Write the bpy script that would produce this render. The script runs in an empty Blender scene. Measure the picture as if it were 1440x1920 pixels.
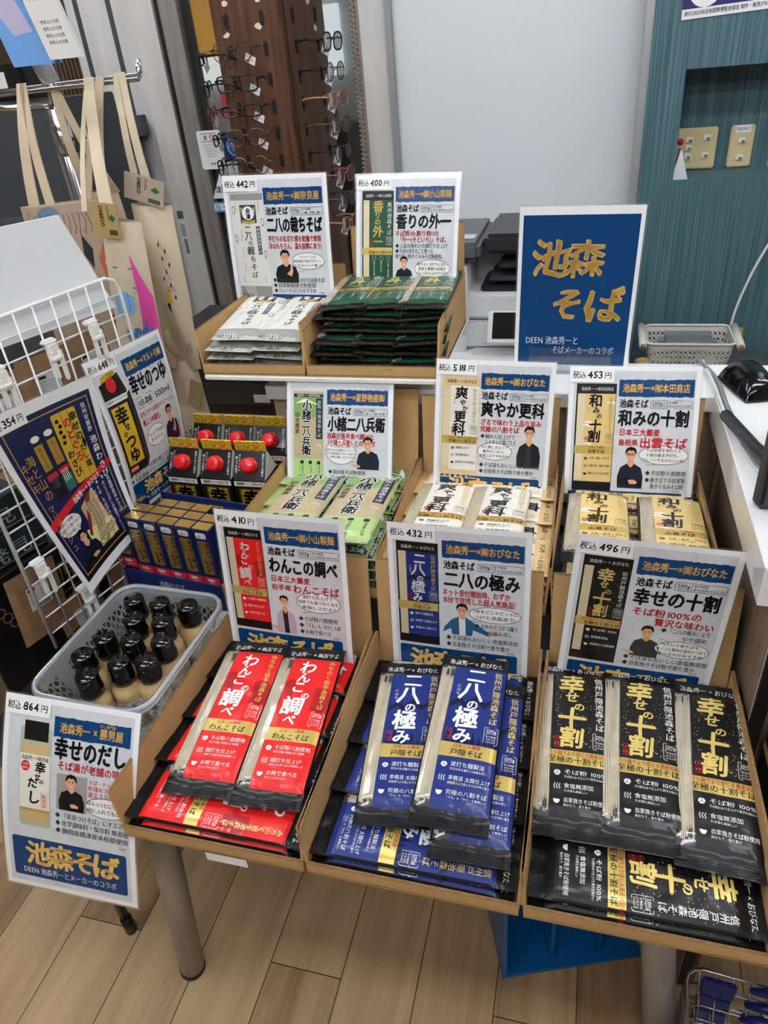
import bpy, bmesh, math, random
from mathutils import Vector, Matrix, noise, geometry

random.seed(7)
PI = math.pi
SC = bpy.context.scene
COL = SC.collection

# ------------------------------------------------------------------ camera
pitch, roll, yaw = math.radians(32.607), math.radians(5.70), math.radians(17.5)
EYE = Vector((0, 0, 1.55))
_r, _d, _f = Vector((1, 0, 0)), Vector((0, -math.sin(pitch), -math.cos(pitch))), Vector((0, math.cos(pitch), -math.sin(pitch)))
_r2 = math.cos(roll) * _r + math.sin(roll) * _d
_d2 = -math.sin(roll) * _r + math.cos(roll) * _d
_Z = Matrix.Rotation(yaw, 3, 'Z')
_r2, _d2, _f = _Z @ _r2, _Z @ _d2, _Z @ _f
cam_data = bpy.data.cameras.new('camera')
cam_data.sensor_fit = 'VERTICAL'
cam_data.sensor_height = 24
cam_data.lens = 24 * 1356 / 1920
cam_data.clip_start = 0.02
cam = bpy.data.objects.new('camera', cam_data)
COL.objects.link(cam)
m3 = Matrix((_r2, -_d2, -_f)).transposed()
cam.matrix_world = Matrix.Translation(EYE) @ m3.to_4x4()
SC.camera = cam

# ------------------------------------------------------------------ world, exposure
world = bpy.data.worlds.new('world')
SC.world = world
world.use_nodes = True
_bg = world.node_tree.nodes['Background']
_bg.inputs[0].default_value = (0.93, 0.96, 1.0, 1)
_bg.inputs[1].default_value = 0.5
SC.view_settings.view_transform = 'Standard'
SC.view_settings.look = 'None'
SC.view_settings.exposure = 0.0
SC.view_settings.gamma = 1
SC.view_settings.use_curve_mapping = False
SC.cycles.use_denoising = True
SC.cycles.max_bounces = 8
SC.cycles.transparent_max_bounces = 24
SC.cycles.caustics_reflective = False
SC.cycles.caustics_refractive = False
LAMP = 31.0

# ------------------------------------------------------------------ materials
MATS = {}
def lin(h):
    h = h.lstrip('#')
    o = []
    for i in (0, 2, 4):
        c = int(h[i:i + 2], 16) / 255
        o.append(c / 12.92 if c <= .04045 else ((c + .055) / 1.055) ** 2.4)
    return (*o, 1)

def new_mat(key):
    m = bpy.data.materials.new(key)
    m.use_nodes = True
    return m, m.node_tree.nodes, m.node_tree.links, m.node_tree.nodes['Principled BSDF']

def M(hexc, rough=.45, metal=0, coat=0, bump=0, bscale=60, vary=0, vscale=8, stretch=None, emit=0):
    key = f'{hexc}|{rough}|{metal}|{coat}|{bump}|{bscale}|{vary}|{vscale}|{stretch}|{emit}'
    if key in MATS:
        return MATS[key]
    m, N, L, P = new_mat('paint_' + hexc.strip('#'))
    P.inputs['Base Color'].default_value = lin(hexc)
    P.inputs['Roughness'].default_value = rough
    P.inputs['Metallic'].default_value = metal
    P.inputs['Coat Weight'].default_value = coat
    P.inputs['Coat Roughness'].default_value = .08
    P.inputs['Specular IOR Level'].default_value = .26 if coat else .5
    if emit:
        P.inputs['Emission Color'].default_value = lin(hexc)
        P.inputs['Emission Strength'].default_value = emit
    if bump or vary:
        tc = N.new('ShaderNodeTexCoord')
        mp = N.new('ShaderNodeMapping')
        L.new(tc.outputs['Object'], mp.inputs[0])
        if stretch:
            mp.inputs['Scale'].default_value = stretch
        if bump:
            n = N.new('ShaderNodeTexNoise')
            n.inputs['Scale'].default_value = bscale
            n.inputs['Detail'].default_value = 4
            L.new(mp.outputs[0], n.inputs['Vector'])
            b = N.new('ShaderNodeBump')
            b.inputs['Strength'].default_value = bump
            b.inputs['Distance'].default_value = .004
            L.new(n.outputs[0], b.inputs['Height'])
            L.new(b.outputs[0], P.inputs['Normal'])
        if vary:
            n = N.new('ShaderNodeTexNoise')
            n.inputs['Scale'].default_value = vscale
            n.inputs['Detail'].default_value = 5
            n.inputs['Roughness'].default_value = .65
            L.new(mp.outputs[0], n.inputs['Vector'])
            r = N.new('ShaderNodeMapRange')
            r.inputs[1].default_value, r.inputs[2].default_value = .3, .7
            r.inputs[3].default_value, r.inputs[4].default_value = 1 - vary, 1 + vary
            L.new(n.outputs[0], r.inputs[0])
            h = N.new('ShaderNodeHueSaturation')
            h.inputs['Color'].default_value = lin(hexc)
            L.new(r.outputs[0], h.inputs['Value'])
            L.new(h.outputs[0], P.inputs['Base Color'])
    MATS[key] = m
    return m

def floor_mat():
    m, N, L, P = new_mat('oak_floor_boards')
    tc = N.new('ShaderNodeTexCoord')
    mp = N.new('ShaderNodeMapping')
    mp.inputs['Rotation'].default_value = (0, 0, PI / 2)
    mp.inputs['Location'].default_value = (.30, .084, 0)
    L.new(tc.outputs['Object'], mp.inputs[0])
    br = N.new('ShaderNodeTexBrick')
    br.offset = .37
    br.offset_frequency = 3
    br.inputs['Scale'].default_value = 1
    br.inputs['Brick Width'].default_value = .9
    br.inputs['Row Height'].default_value = .151
    br.inputs['Mortar Size'].default_value = .0012
    br.inputs['Mortar Smooth'].default_value = .3
    br.inputs['Bias'].default_value = 0
    br.inputs['Color1'].default_value = (0, 0, 0, 1)
    br.inputs['Color2'].default_value = (1, 1, 1, 1)
    br.inputs['Mortar'].default_value = (.5, .5, .5, 1)
    L.new(mp.outputs[0], br.inputs[0])
    # grain, shifted per board
    add = N.new('ShaderNodeVectorMath'); add.operation = 'MULTIPLY_ADD'
    add.inputs[1].default_value = (7.3, 3.1, 1)
    L.new(br.outputs['Color'], add.inputs[0])
    sc = N.new('ShaderNodeVectorMath'); sc.operation = 'MULTIPLY'
    sc.inputs[1].default_value = (1.6, 22, 1)
    L.new(mp.outputs[0], sc.inputs[0])
    L.new(sc.outputs[0], add.inputs[2])
    g1 = N.new('ShaderNodeTexNoise'); g1.inputs['Scale'].default_value = 1.0; g1.inputs['Detail'].default_value = 6; g1.inputs['Distortion'].default_value = .6
    L.new(add.outputs[0], g1.inputs['Vector'])
    sc2 = N.new('ShaderNodeVectorMath'); sc2.operation = 'MULTIPLY'
    sc2.inputs[1].default_value = (3, 160, 1)
    L.new(mp.outputs[0], sc2.inputs[0])
    g2 = N.new('ShaderNodeTexNoise'); g2.inputs['Scale'].default_value = 1.0; g2.inputs['Detail'].default_value = 3
    L.new(sc2.outputs[0], g2.inputs['Vector'])
    ramp = N.new('ShaderNodeValToRGB')
    e = ramp.color_ramp.elements
    e[0].position, e[0].color = .28, lin('#755639')
    e[1].position, e[1].color = .72, lin('#caac83')
    k = ramp.color_ramp.elements.new(.48); k.color = lin('#a98a64')
    mix = N.new('ShaderNodeMath'); mix.operation = 'MULTIPLY_ADD'
    mix.inputs[1].default_value = .56
    L.new(g1.outputs[0], mix.inputs[0])
    m2 = N.new('ShaderNodeMath'); m2.operation = 'MULTIPLY_ADD'
    m2.inputs[1].default_value = .16; m2.inputs[2].default_value = 0
    L.new(g2.outputs[0], m2.inputs[0])
    m3_ = N.new('ShaderNodeMath'); m3_.operation = 'MULTIPLY_ADD'; m3_.inputs[1].default_value = .34
    sep = N.new('ShaderNodeSeparateColor'); L.new(br.outputs['Color'], sep.inputs[0])
    L.new(sep.outputs[0], m3_.inputs[0]); L.new(m2.outputs[0], m3_.inputs[2])
    L.new(m3_.outputs[0], mix.inputs[2])
    L.new(mix.outputs[0], ramp.inputs[0])
    mm = N.new('ShaderNodeMix'); mm.data_type = 'RGBA'
    L.new(br.outputs['Fac'], mm.inputs[0])
    L.new(ramp.outputs[0], mm.inputs[6])
    mm.inputs[7].default_value = lin('#2a1f16')
    L.new(mm.outputs[2], P.inputs['Base Color'])
    P.inputs['Roughness'].default_value = .42
    b = N.new('ShaderNodeBump'); b.inputs['Strength'].default_value = .12; b.inputs['Distance'].default_value = .002
    L.new(g2.outputs[0], b.inputs['Height']); L.new(b.outputs[0], P.inputs['Normal'])
    return m

def streak_mat(key, c1, c2, scale, rough=.5, metal=0, axis=(1, 1, .02), lo=.35, hi=.65, bump=.0, detail=4):
    m, N, L, P = new_mat(key)
    tc = N.new('ShaderNodeTexCoord')
    mp = N.new('ShaderNodeMapping'); mp.inputs['Scale'].default_value = axis
    L.new(tc.outputs['Object'], mp.inputs[0])
    n = N.new('ShaderNodeTexNoise'); n.inputs['Scale'].default_value = scale; n.inputs['Detail'].default_value = detail
    L.new(mp.outputs[0], n.inputs['Vector'])
    r = N.new('ShaderNodeValToRGB')
    r.color_ramp.elements[0].position, r.color_ramp.elements[0].color = lo, lin(c1)
    r.color_ramp.elements[1].position, r.color_ramp.elements[1].color = hi, lin(c2)
    L.new(n.outputs[0], r.inputs[0]); L.new(r.outputs[0], P.inputs['Base Color'])
    P.inputs['Roughness'].default_value = rough
    P.inputs['Metallic'].default_value = metal
    if bump:
        b = N.new('ShaderNodeBump'); b.inputs['Strength'].default_value = bump; b.inputs['Distance'].default_value = .002
        L.new(n.outputs[0], b.inputs['Height']); L.new(b.outputs[0], P.inputs['Normal'])
    return m

def clear_mat(key, hexc, solid=.25, rough=.15, gloss=.12):
    m, N, L, P = new_mat(key)
    out = N['Material Output']
    tr = N.new('ShaderNodeBsdfTransparent'); tr.inputs[0].default_value = lin(hexc)
    df = N.new('ShaderNodeBsdfDiffuse'); df.inputs[0].default_value = lin(hexc)
    gl = N.new('ShaderNodeBsdfGlossy'); gl.inputs['Roughness'].default_value = rough
    a = N.new('ShaderNodeMixShader'); a.inputs[0].default_value = solid
    L.new(tr.outputs[0], a.inputs[1]); L.new(df.outputs[0], a.inputs[2])
    lw = N.new('ShaderNodeLayerWeight'); lw.inputs[0].default_value = .25
    mr = N.new('ShaderNodeMapRange'); mr.inputs[3].default_value = gloss * .35; mr.inputs[4].default_value = min(1, gloss * 4)
    L.new(lw.outputs['Fresnel'], mr.inputs[0])
    b = N.new('ShaderNodeMixShader')
    L.new(mr.outputs[0], b.inputs[0])
    L.new(a.outputs[0], b.inputs[1]); L.new(gl.outputs[0], b.inputs[2])
    L.new(b.outputs[0], out.inputs['Surface'])
    return m

def check_gold_mat():
    m, N, L, P = new_mat('hologram_gold_foil')
    tc = N.new('ShaderNodeTexCoord')
    v = N.new('ShaderNodeTexChecker'); v.inputs['Scale'].default_value = 120
    v.inputs['Color1'].default_value = lin('#d9b22a'); v.inputs['Color2'].default_value = lin('#b58a14')
    mp = N.new('ShaderNodeMapping'); mp.inputs['Scale'].default_value = (.9, .02, 1.3)
    L.new(tc.outputs['Object'], mp.inputs[0]); L.new(mp.outputs[0], v.inputs[0])
    n = N.new('ShaderNodeTexNoise'); n.inputs['Scale'].default_value = 260
    L.new(tc.outputs['Object'], n.inputs['Vector'])
    mx = N.new('ShaderNodeMix'); mx.data_type = 'RGBA'; mx.inputs[7].default_value = lin('#f3d95a')
    r = N.new('ShaderNodeMapRange'); r.inputs[1].default_value = .45; r.inputs[2].default_value = .7
    L.new(n.outputs[0], r.inputs[0]); L.new(r.outputs[0], mx.inputs[0]); L.new(v.outputs[0], mx.inputs[6])
    L.new(mx.outputs[2], P.inputs['Base Color'])
    P.inputs['Metallic'].default_value = .55; P.inputs['Roughness'].default_value = .38
    return m

FLOOR = floor_mat()
TEAL = streak_mat('teal_striped_wallpaper', '#24434a', '#4d7076', 300, .6, 0, (1, 1, .006), .34, .66, .04, 2)
STEEL = streak_mat('brushed_steel', '#c4c0bb', '#d6d3ce', 5, .35, .1, (4, 4, .5), .3, .7)
BRONZE = streak_mat('dark_brushed_metal', '#7a736c', '#968f87', 6, .34, .15, (6, 6, .5), .3, .7)
RACKWOOD = streak_mat('reddish_brown_veneer', '#3b261a', '#65432e', 9, .4, 0, (9, 9, .55), .3, .7, .0, 5)
COUNTERWOOD = streak_mat('pale_wood_laminate', '#b39b83', '#c9b49c', 14, .5, 0, (1.2, 1.2, 9), .3, .7)
COUNTERSIDE = streak_mat('brown_wood_laminate', '#6e5a4b', '#8a7563', 18, .5, 0, (3, 3, .8), .3, .7)
CARD = M('#b89360', .8, vary=.06, vscale=30, bump=.08, bscale=90)
CARD_IN = M('#ad885a', .82, vary=.05, vscale=25)
CARD_EDGE = M('#7d5d3a', .9, vary=.3, vscale=240)
WHITE = M('#f2f2f0', .45)
GLOSSWHITE = M('#f0f0ee', .12, coat=.5)
PLASTICWHITE = M('#ecebe6', .4)
PAPER = M('#f4f5f6', .16, coat=.35)
WASHI = M('#d3d5d8', .18, coat=.35, vary=.07, vscale=60)
CHROME = M('#d6d6d8', .12, 1)
STEELGREY = M('#a09f9c', .38, .55)
BLACK = M('#101011', .35)
BLACKGLOSS = M('#0a0a0b', .1, coat=.6)
DARKGREY = M('#3a3c3f', .5)
CANVAS = M('#d3c3a8', .9, bump=.25, bscale=500, vary=.05, vscale=20)
CANVAS2 = M('#c5b196', .9, bump=.25, bscale=500, vary=.05, vscale=20)
CLEAR = clear_mat('clear_plastic', '#e9eef0', .3, .1, .16)
FILM = clear_mat('clear_film', '#ffffff', .06, .12, .2)
GLASS = clear_mat('door_glass', '#e4e8e8', .03, .02, .1)
LENS = clear_mat('spectacle_lens', '#f4f6f6', .0, .03, .17)
ACRYLIC = clear_mat('clear_acrylic', '#f6fafb', .02, .04, .12)
HOLO = check_gold_mat()

# ------------------------------------------------------------------ mesh builder
class MB:
    def __init__(self):
        self.v, self.f, self.mi, self.mats, self.sm = [], [], [], [], []
    def slot(self, mat):
        if mat not in self.mats:
            self.mats.append(mat)
        return self.mats.index(mat)
    def add(self, verts, faces, mat, smooth=False):
        o = len(self.v)
        self.v += [tuple(p) for p in verts]
        s = self.slot(mat)
        for f in faces:
            self.f.append([i + o for i in f]); self.mi.append(s); self.sm.append(smooth)
        return self
    def box(self, c, size, mat, M4=None):
        x, y, z = size[0] / 2, size[1] / 2, size[2] / 2
        vs = [Vector((c[0] + a * x, c[1] + b * y, c[2] + d * z)) for a in (-1, 1) for b in (-1, 1) for d in (-1, 1)]
        if M4: vs = [M4 @ p for p in vs]
        return self.add(vs, [(0, 1, 3, 2), (4, 6, 7, 5), (0, 4, 5, 1), (2, 3, 7, 6), (0, 2, 6, 4), (1, 5, 7, 3)], mat)
    def rbox(self, c, size, mat, r=.004, seg=2, M4=None, smooth=False):
        bm = bmesh.new()
        bmesh.ops.create_cube(bm, size=1)
        for v in bm.verts:
            v.co = Vector((v.co.x * size[0], v.co.y * size[1], v.co.z * size[2]))
        bmesh.ops.bevel(bm, geom=bm.edges[:], offset=min(r, min(size) * .49), segments=seg, affect='EDGES')
        bm.verts.index_update()
        vs = [v.co + Vector(c) for v in bm.verts]
        if M4: vs = [M4 @ p for p in vs]
        fs = [[v.index for v in f.verts] for f in bm.faces]
        bm.free()
        return self.add(vs, fs, mat, smooth)
    def hexa(self, p, mat):
        """eight corners: bottom 4 (ccw) then top 4"""
        return self.add(p, [(3, 2, 1, 0), (4, 5, 6, 7), (0, 1, 5, 4), (1, 2, 6, 5), (2, 3, 7, 6), (3, 0, 4, 7)], mat)
    def tube(self, pts, r, mat, seg=8, caps=True, closed=False):
        pts = [Vector(p) for p in pts]
        n = len(pts)
        rs = r if isinstance(r, (list, tuple)) else [r] * n
        up = None
        rings = []
        for i in range(n):
            if closed:
                t = pts[(i + 1) % n] - pts[i - 1]
            else:
                t = pts[min(i + 1, n - 1)] - pts[max(i - 1, 0)]
            t.normalize()
            if up is None:
                up = Vector((0, 0, 1)) if abs(t.z) < .9 else Vector((1, 0, 0))
            a = t.cross(up)
            if a.length < 1e-6: a = t.orthogonal()
            a.normalize(); b = a.cross(t).normalized(); up = b
            rings.append([pts[i] + rs[i] * (math.cos(2 * PI * k / seg) * a + math.sin(2 * PI * k / seg) * b) for k in range(seg)])
        vs = [p for q in rings for p in q]
        fs = []
        for i in range(n if closed else n - 1):
            j = (i + 1) % n
            for k in range(seg):
                l = (k + 1) % seg
                fs.append((i * seg + k, i * seg + l, j * seg + l, j * seg + k))
        if caps and not closed:
            fs.append(tuple(range(seg))[::-1]); fs.append(tuple((n - 1) * seg + k for k in range(seg)))
        return self.add(vs, fs, mat, True)
    def lathe(self, prof, mat, c=(0, 0, 0), seg=20, M4=None):
        vs, fs = [], []
        for (r, z) in prof:
            for k in range(seg):
                a = 2 * PI * k / seg
                vs.append(Vector((c[0] + r * math.cos(a), c[1] + r * math.sin(a), c[2] + z)))
        for i in range(len(prof) - 1):
            for k in range(seg):
                l = (k + 1) % seg
                fs.append((i * seg + k, i * seg + l, (i + 1) * seg + l, (i + 1) * seg + k))
        if M4: vs = [M4 @ p for p in vs]
        return self.add(vs, fs, mat, True)
    def grid(self, fn, nu, nv, mat, smooth=True):
        vs = [fn(i / nu, j / nv) for j in range(nv + 1) for i in range(nu + 1)]
        fs = [(j * (nu + 1) + i, j * (nu + 1) + i + 1, (j + 1) * (nu + 1) + i + 1, (j + 1) * (nu + 1) + i) for j in range(nv) for i in range(nu)]
        return self.add(vs, fs, mat, smooth)
    def prism(self, pts2, h0, h1, mat, fn=None):
        """outline in 2-D swept from h0 to h1; fn(x, y, h) -> point"""
        fn = fn or (lambda x, y, h: Vector((x, y, h)))
        n = len(pts2)
        vs = [fn(x, y, h0) for x, y in pts2] + [fn(x, y, h1) for x, y in pts2]
        tris = geometry.tessellate_polygon([[Vector((x, y, 0)) for x, y in pts2]])
        fs = [tuple(t) for t in tris] + [tuple(i + n for i in t[::-1]) for t in tris]
        fs += [(i, (i + 1) % n, (i + 1) % n + n, i + n) for i in range(n)]
        return self.add(vs, fs, mat)
    def perforated(self, fn, nx, ny, hole, mat, skip=None):
        """sheet fn(u,v) of nx*ny cells, each with a hole (points in -.5...5)"""
        k = len(hole)
        for j in range(ny):
            for i in range(nx):
                if skip and skip(i, j):
                    self.grid(lambda a, b: fn((i + a) / nx, (j + b) / ny), 1, 1, mat); continue
                outer = []
                for (hx, hy) in hole:
                    s = .5 / max(abs(hx), abs(hy))
                    outer.append((hx * s, hy * s))
                vs = [fn((i + .5 + x) / nx, (j + .5 + y) / ny) for x, y in outer] + [fn((i + .5 + x) / nx, (j + .5 + y) / ny) for x, y in hole]
                self.add(vs, [(a, (a + 1) % k, (a + 1) % k + k, a + k) for a in range(k)], mat)
        return self
    def mesh(self, name):
        me = bpy.data.meshes.new(name)
        me.from_pydata(self.v, [], self.f)
        for m in self.mats: me.materials.append(m)
        me.polygons.foreach_set('material_index', self.mi)
        me.polygons.foreach_set('use_smooth', self.sm)
        me.update()
        return me
    def build(self, name, parent=None, loc=None):
        return link(name, self.mesh(name), parent, loc)

def link(name, me, parent=None, loc=None):
    o = bpy.data.objects.new(name, me)
    COL.objects.link(o)
    if parent: o.parent = parent
    if loc: o.location = loc
    return o

def tag(o, label=None, cat=None, group=None, kind=None):
    if label: o['label'] = label
    if cat: o['category'] = cat
    if group: o['group'] = group
    if kind: o['kind'] = kind
    return o

def thing(name, label, cat, loc=(0, 0, 0), rz=0, group=None):
    o = bpy.data.objects.new(name, None)
    COL.objects.link(o)
    o.location = loc
    o.rotation_euler = (0, 0, rz)
    o.empty_display_size = .02
    return tag(o, label, cat, group)

def copy_tree(o, parent=None):
    c = o.copy(); COL.objects.link(c)
    if parent: c.parent = parent
    for ch in list(o.children): copy_tree(ch, c)
    return c

def struct(name, mb):
    return tag(mb.build(name), kind='structure')

# ------------------------------------------------------------------ printed lettering and flat artwork
GLY = {}
def glyph(ch, off):
    k = (ch, off)
    if k in GLY: return GLY[k]
    if ch in ' \u3000':
        GLY[k] = ([], [], .3 if ch == ' ' else 1.0); return GLY[k]
    c = bpy.data.curves.new('g', 'FONT'); c.body = ch; c.resolution_u = 2; c.offset = off
    o = bpy.data.objects.new('g', c); COL.objects.link(o)
    me = bpy.data.meshes.new_from_object(o)
    vs = [(v.co.x, v.co.y) for v in me.vertices]
    fs = [tuple(p.vertices) for p in me.polygons]
    adv = 1.0 if ord(ch) > 0x2000 else (max((v[0] for v in vs), default=.3) + .07)
    bpy.data.objects.remove(o); bpy.data.curves.remove(c); bpy.data.meshes.remove(me)
    GLY[k] = (vs, fs, adv)
    return GLY[k]

LV = .00024
class Art:
    """flat artwork in millimetres, y down from the top left corner, in thin print layers"""
    def __init__(self):
        self.v, self.f, self.m = [], [], []
        self.ox = self.oy = 0; self.s = 1; self.l0 = 0; self.rot = 0
        self.cell = 9
    def at(self, ox, oy, s=1, l0=0, rot=0):
        self.ox, self.oy, self.s, self.l0, self.rot = ox, oy, s, l0, rot
        return self
    def P(self, x, y):
        x, y = x * self.s, y * self.s
        if self.rot:
            c, s = math.cos(self.rot), math.sin(self.rot)
            x, y = c * x - s * y, s * x + c * y
        return self.ox + x, self.oy + y
    def raw(self, pts, faces, mat, lvl):
        o = len(self.v)
        h = (lvl + self.l0) * LV
        for x, y in pts:
            a, b = self.P(x, y); self.v.append((a, b, h))
        for f in faces:
            self.f.append([i + o for i in f]); self.m.append(mat)
    def rect(self, x, y, w, h, mat, lvl=1, rag=0):
        nx = max(1, round(w * self.s / self.cell)); ny = max(1, round(h * self.s / self.cell))
        if rag: nx = max(nx, 26)
        pts = []
        for j in range(ny + 1):
            for i in range(nx + 1):
                e = random.uniform(-rag, rag) if rag and j in (0, ny) else 0
                pts.append((x + w * i / nx, y + h * j / ny + e))
        self.raw(pts, [(j * (nx + 1) + i, j * (nx + 1) + i + 1, (j + 1) * (nx + 1) + i + 1, (j + 1) * (nx + 1) + i) for j in range(ny) for i in range(nx)], mat, lvl)
    def cut(self, pts, tris, lim):
        pts = list(pts); mid = {}
        for _ in range(7):
            out = []
            for t in tris:
                d = [math.dist(pts[t[i]], pts[t[(i + 1) % 3]]) for i in range(3)]
                i = d.index(max(d))
                if d[i] <= lim: out.append(t); continue
                a, b, c = t[i], t[(i + 1) % 3], t[(i + 2) % 3]
                k = (min(a, b), max(a, b))
                if k not in mid: mid[k] = len(pts); pts.append(((pts[a][0] + pts[b][0]) / 2, (pts[a][1] + pts[b][1]) / 2))
                out += [(a, mid[k], c), (mid[k], b, c)]
            if len(out) == len(tris): break
            tris = out
        return pts, tris
    def poly(self, pts, mat, lvl=1):
        tris = [tuple(t) for t in geometry.tessellate_polygon([[Vector((x, y, 0)) for x, y in pts]])]
        pts, tris = self.cut(pts, tris, self.cell * 1.6 / self.s)
        self.raw(pts, tris, mat, lvl)
    def ell(self, cx, cy, rx, ry, mat, lvl=1, n=20, a0=0, a1=2 * PI):
        self.poly([(cx + rx * math.cos(a0 + (a1 - a0) * k / n), cy + ry * math.sin(a0 + (a1 - a0) * k / n)) for k in range(n + (0 if a1 - a0 > 6.28 else 1))], mat, lvl)
    def rrect(self, x, y, w, h, r, mat, lvl=1):
        pts = []
        for cx, cy, a in ((x + w - r, y + r, -PI / 2), (x + w - r, y + h - r, 0), (x + r, y + h - r, PI / 2), (x + r, y + r, PI)):
            for k in range(5):
                t = a + k * PI / 8
                pts.append((cx + r * math.cos(t), cy + r * math.sin(t)))
        self.poly(pts, mat, lvl)
    def line(self, pts, w, mat, lvl=2, closed=False):
        n = len(pts)
        L, R = [], []
        for i in range(n):
            a = pts[i - 1] if (i or closed) else pts[i]
            b = pts[(i + 1) % n] if (i < n - 1 or closed) else pts[i]
            dx, dy = b[0] - a[0], b[1] - a[1]; q = math.hypot(dx, dy) or 1
            L.append((pts[i][0] - dy / q * w / 2, pts[i][1] + dx / q * w / 2)); R.append((pts[i][0] + dy / q * w / 2, pts[i][1] - dx / q * w / 2))
        self.raw(L + R, [(i, (i + 1) % n, (i + 1) % n + n, i + n) for i in range(n if closed else n - 1)], mat, lvl)
    def frame(self, x, y, w, h, t, mat, lvl=2, r=0):
        if r:
            pts = []
            for cx, cy, a in ((x + w - r, y + r, -PI / 2), (x + w - r, y + h - r, 0), (x + r, y + h - r, PI / 2), (x + r, y + r, PI)):
                for k in range(4): pts.append((cx + r * math.cos(a + k * PI / 6), cy + r * math.sin(a + k * PI / 6)))
        else:
            pts = [(x, y), (x + w, y), (x + w, y + h), (x, y + h)]
        self.line(pts, t, mat, lvl, True)
    def oval(self, cx, cy, rx, ry, t, mat, lvl=2):
        self.line([(cx + rx * math.cos(2 * PI * k / 28), cy + ry * math.sin(2 * PI * k / 28)) for k in range(28)], t, mat, lvl, True)
    def char(self, ch, cx, cy, size, mat, lvl=3, bold=0, sx=1, brush=0, rot=0):
        vs, fs, adv = glyph(ch, 0)
        q = random.random() * 50
        out = []
        c, s = math.cos(rot), math.sin(rot)
        for gx, gy in vs:
            x, y = (gx - adv / 2) * sx, .38 - gy
            if brush:
                n = noise.noise_vector(Vector((gx * 3.1 + q, gy * 3.1, q)))
                x += n.x * brush - brush * .9 * y; y += n.y * brush
            x, y = c * x - s * y, s * x + c * y
            out.append((cx + x * size, cy + y * size))
        if size * self.s > 13 and self.cell < 100: out, fs = self.cut(out, fs, 6 / self.s)
        if bold < .006: self.raw(out, fs, mat, lvl)
        elif bold < .02 or size * self.s < 5:
            for e in (-1, 1): self.raw([(x + e * bold * .6 * size, y) for x, y in out], fs, mat, lvl)
        else:
            for k in range(6): self.raw([(x + bold * size * math.cos(k * PI / 3 + .5), y + bold * size * math.sin(k * PI / 3 + .5)) for x, y in out], fs, mat, lvl)
    def text(self, s, x, y, h, mat, lvl=3, w=None, align='l', bold=0, brush=0, slope=0):
        adv = [glyph(c, 0)[2] for c in s]
        tot = sum(adv) * h
        sx = 1
        if w: sx = w / tot; tot = w
        if align == 'c': x -= tot / 2
        elif align == 'r': x -= tot
        px = x
        for c, a in zip(s, adv):
            self.char(c, px + a * h * sx / 2, y + h * .5 + slope * (px - x), h, mat, lvl, bold, sx, brush)
            px += a * h * sx
    def vtext(self, s, cx, y, size, mat, lvl=3, step=1.0, bold=0, brush=0, h=None):
        if h: step = h / (len(s) * size)
        for k, c in enumerate(s):
            self.char(c, cx, y + size * step * (k + .5), size, mat, lvl, bold, 1, brush, PI / 2 if c in 'ー()「」~' else 0)
    def build(self, fn, mb=None):
        """fn(x_mm, y_mm, h) -> point"""
        mb = mb or MB()
        o = len(mb.v)
        mb.v += [tuple(fn(*p)) for p in self.v]
        for f, m in zip(self.f, self.m):
            mb.f.append([i + o for i in f]); mb.mi.append(mb.slot(m)); mb.sm.append(False)
        return mb

def I(hexc): return M(hexc, .26, coat=.12)         # glossy printing ink
INK_BLACK, INK_WHITE, INK_RED, INK_NAVY, INK_GREEN = I('#17171a'), I('#f3f2ee'), I('#c8242f'), I('#0a3b6c'), I('#173f31')
INK_GOLD = M('#f0c268', .32, .05, .1)
FOIL = M('#e0c673', .32, .2, .1)
SKIN, HAIR = I('#d9a17c'), I('#17120f')
# ------------------------------------------------------------------ the setting
mb = MB(); mb.box((0, 1.5, -.02), (9, 9, .04), FLOOR); struct('floor', mb)
CEIL = M('#b9b7b2', .8)
mb = MB(); mb.box((-.5, .35, 2.72), (5.8, 5.5, .04), CEIL); struct('ceiling', mb)
SHOPWALL = M('#8a8279', .7, vary=.35, vscale=2.5)
mb = MB(); mb.box((-.5, -2.4, 1.35), (5.8, .1, 2.7), SHOPWALL); struct('wall_rear', mb)
mb = MB(); mb.box((2.25, .3, 1.35), (.1, 5.4, 2.7), SHOPWALL); struct('wall_right', mb)
mb = MB(); mb.box((-3.25, .3, 1.35), (.1, 5.4, 2.7), SHOPWALL); struct('wall_far_left', mb)
LAMPMAT = M('#f4f8ff', .5, emit=LAMP)
def ceiling_light(x, y, label):
    t = thing('ceiling_light', label, 'ceiling light', (x, y, 2.70), 0, 'ceiling lights over the shop floor')
    b = MB(); b.hexa([(-.66, -.13, -.05), (.66, -.13, -.05), (.66, .13, -.05), (-.66, .13, -.05), (-.66, -.16, 0), (.66, -.16, 0), (.66, .16, 0), (-.66, .16, 0)], WHITE); b.build('housing', t)
    b = MB()
    for s in (-.06, .06): b.tube([(-.62, s, -.075), (.62, s, -.075)], .016, LAMPMAT, 10)
    b.build('fluorescent_tube', t)
for i, (x, y) in enumerate([(-1.15, 1.05), (.5, 1.05), (-1.15, -.1), (.5, -.1), (-1.15, -1.3), (.5, -1.3), (-2.05, 1.95), (1.35, 1.75)]):  # last two are unseen lamps added to brighten the steel and teal walls
    ceiling_light(x, y, 'twin tube ceiling light above the shop floor, outside the photo')

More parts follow.
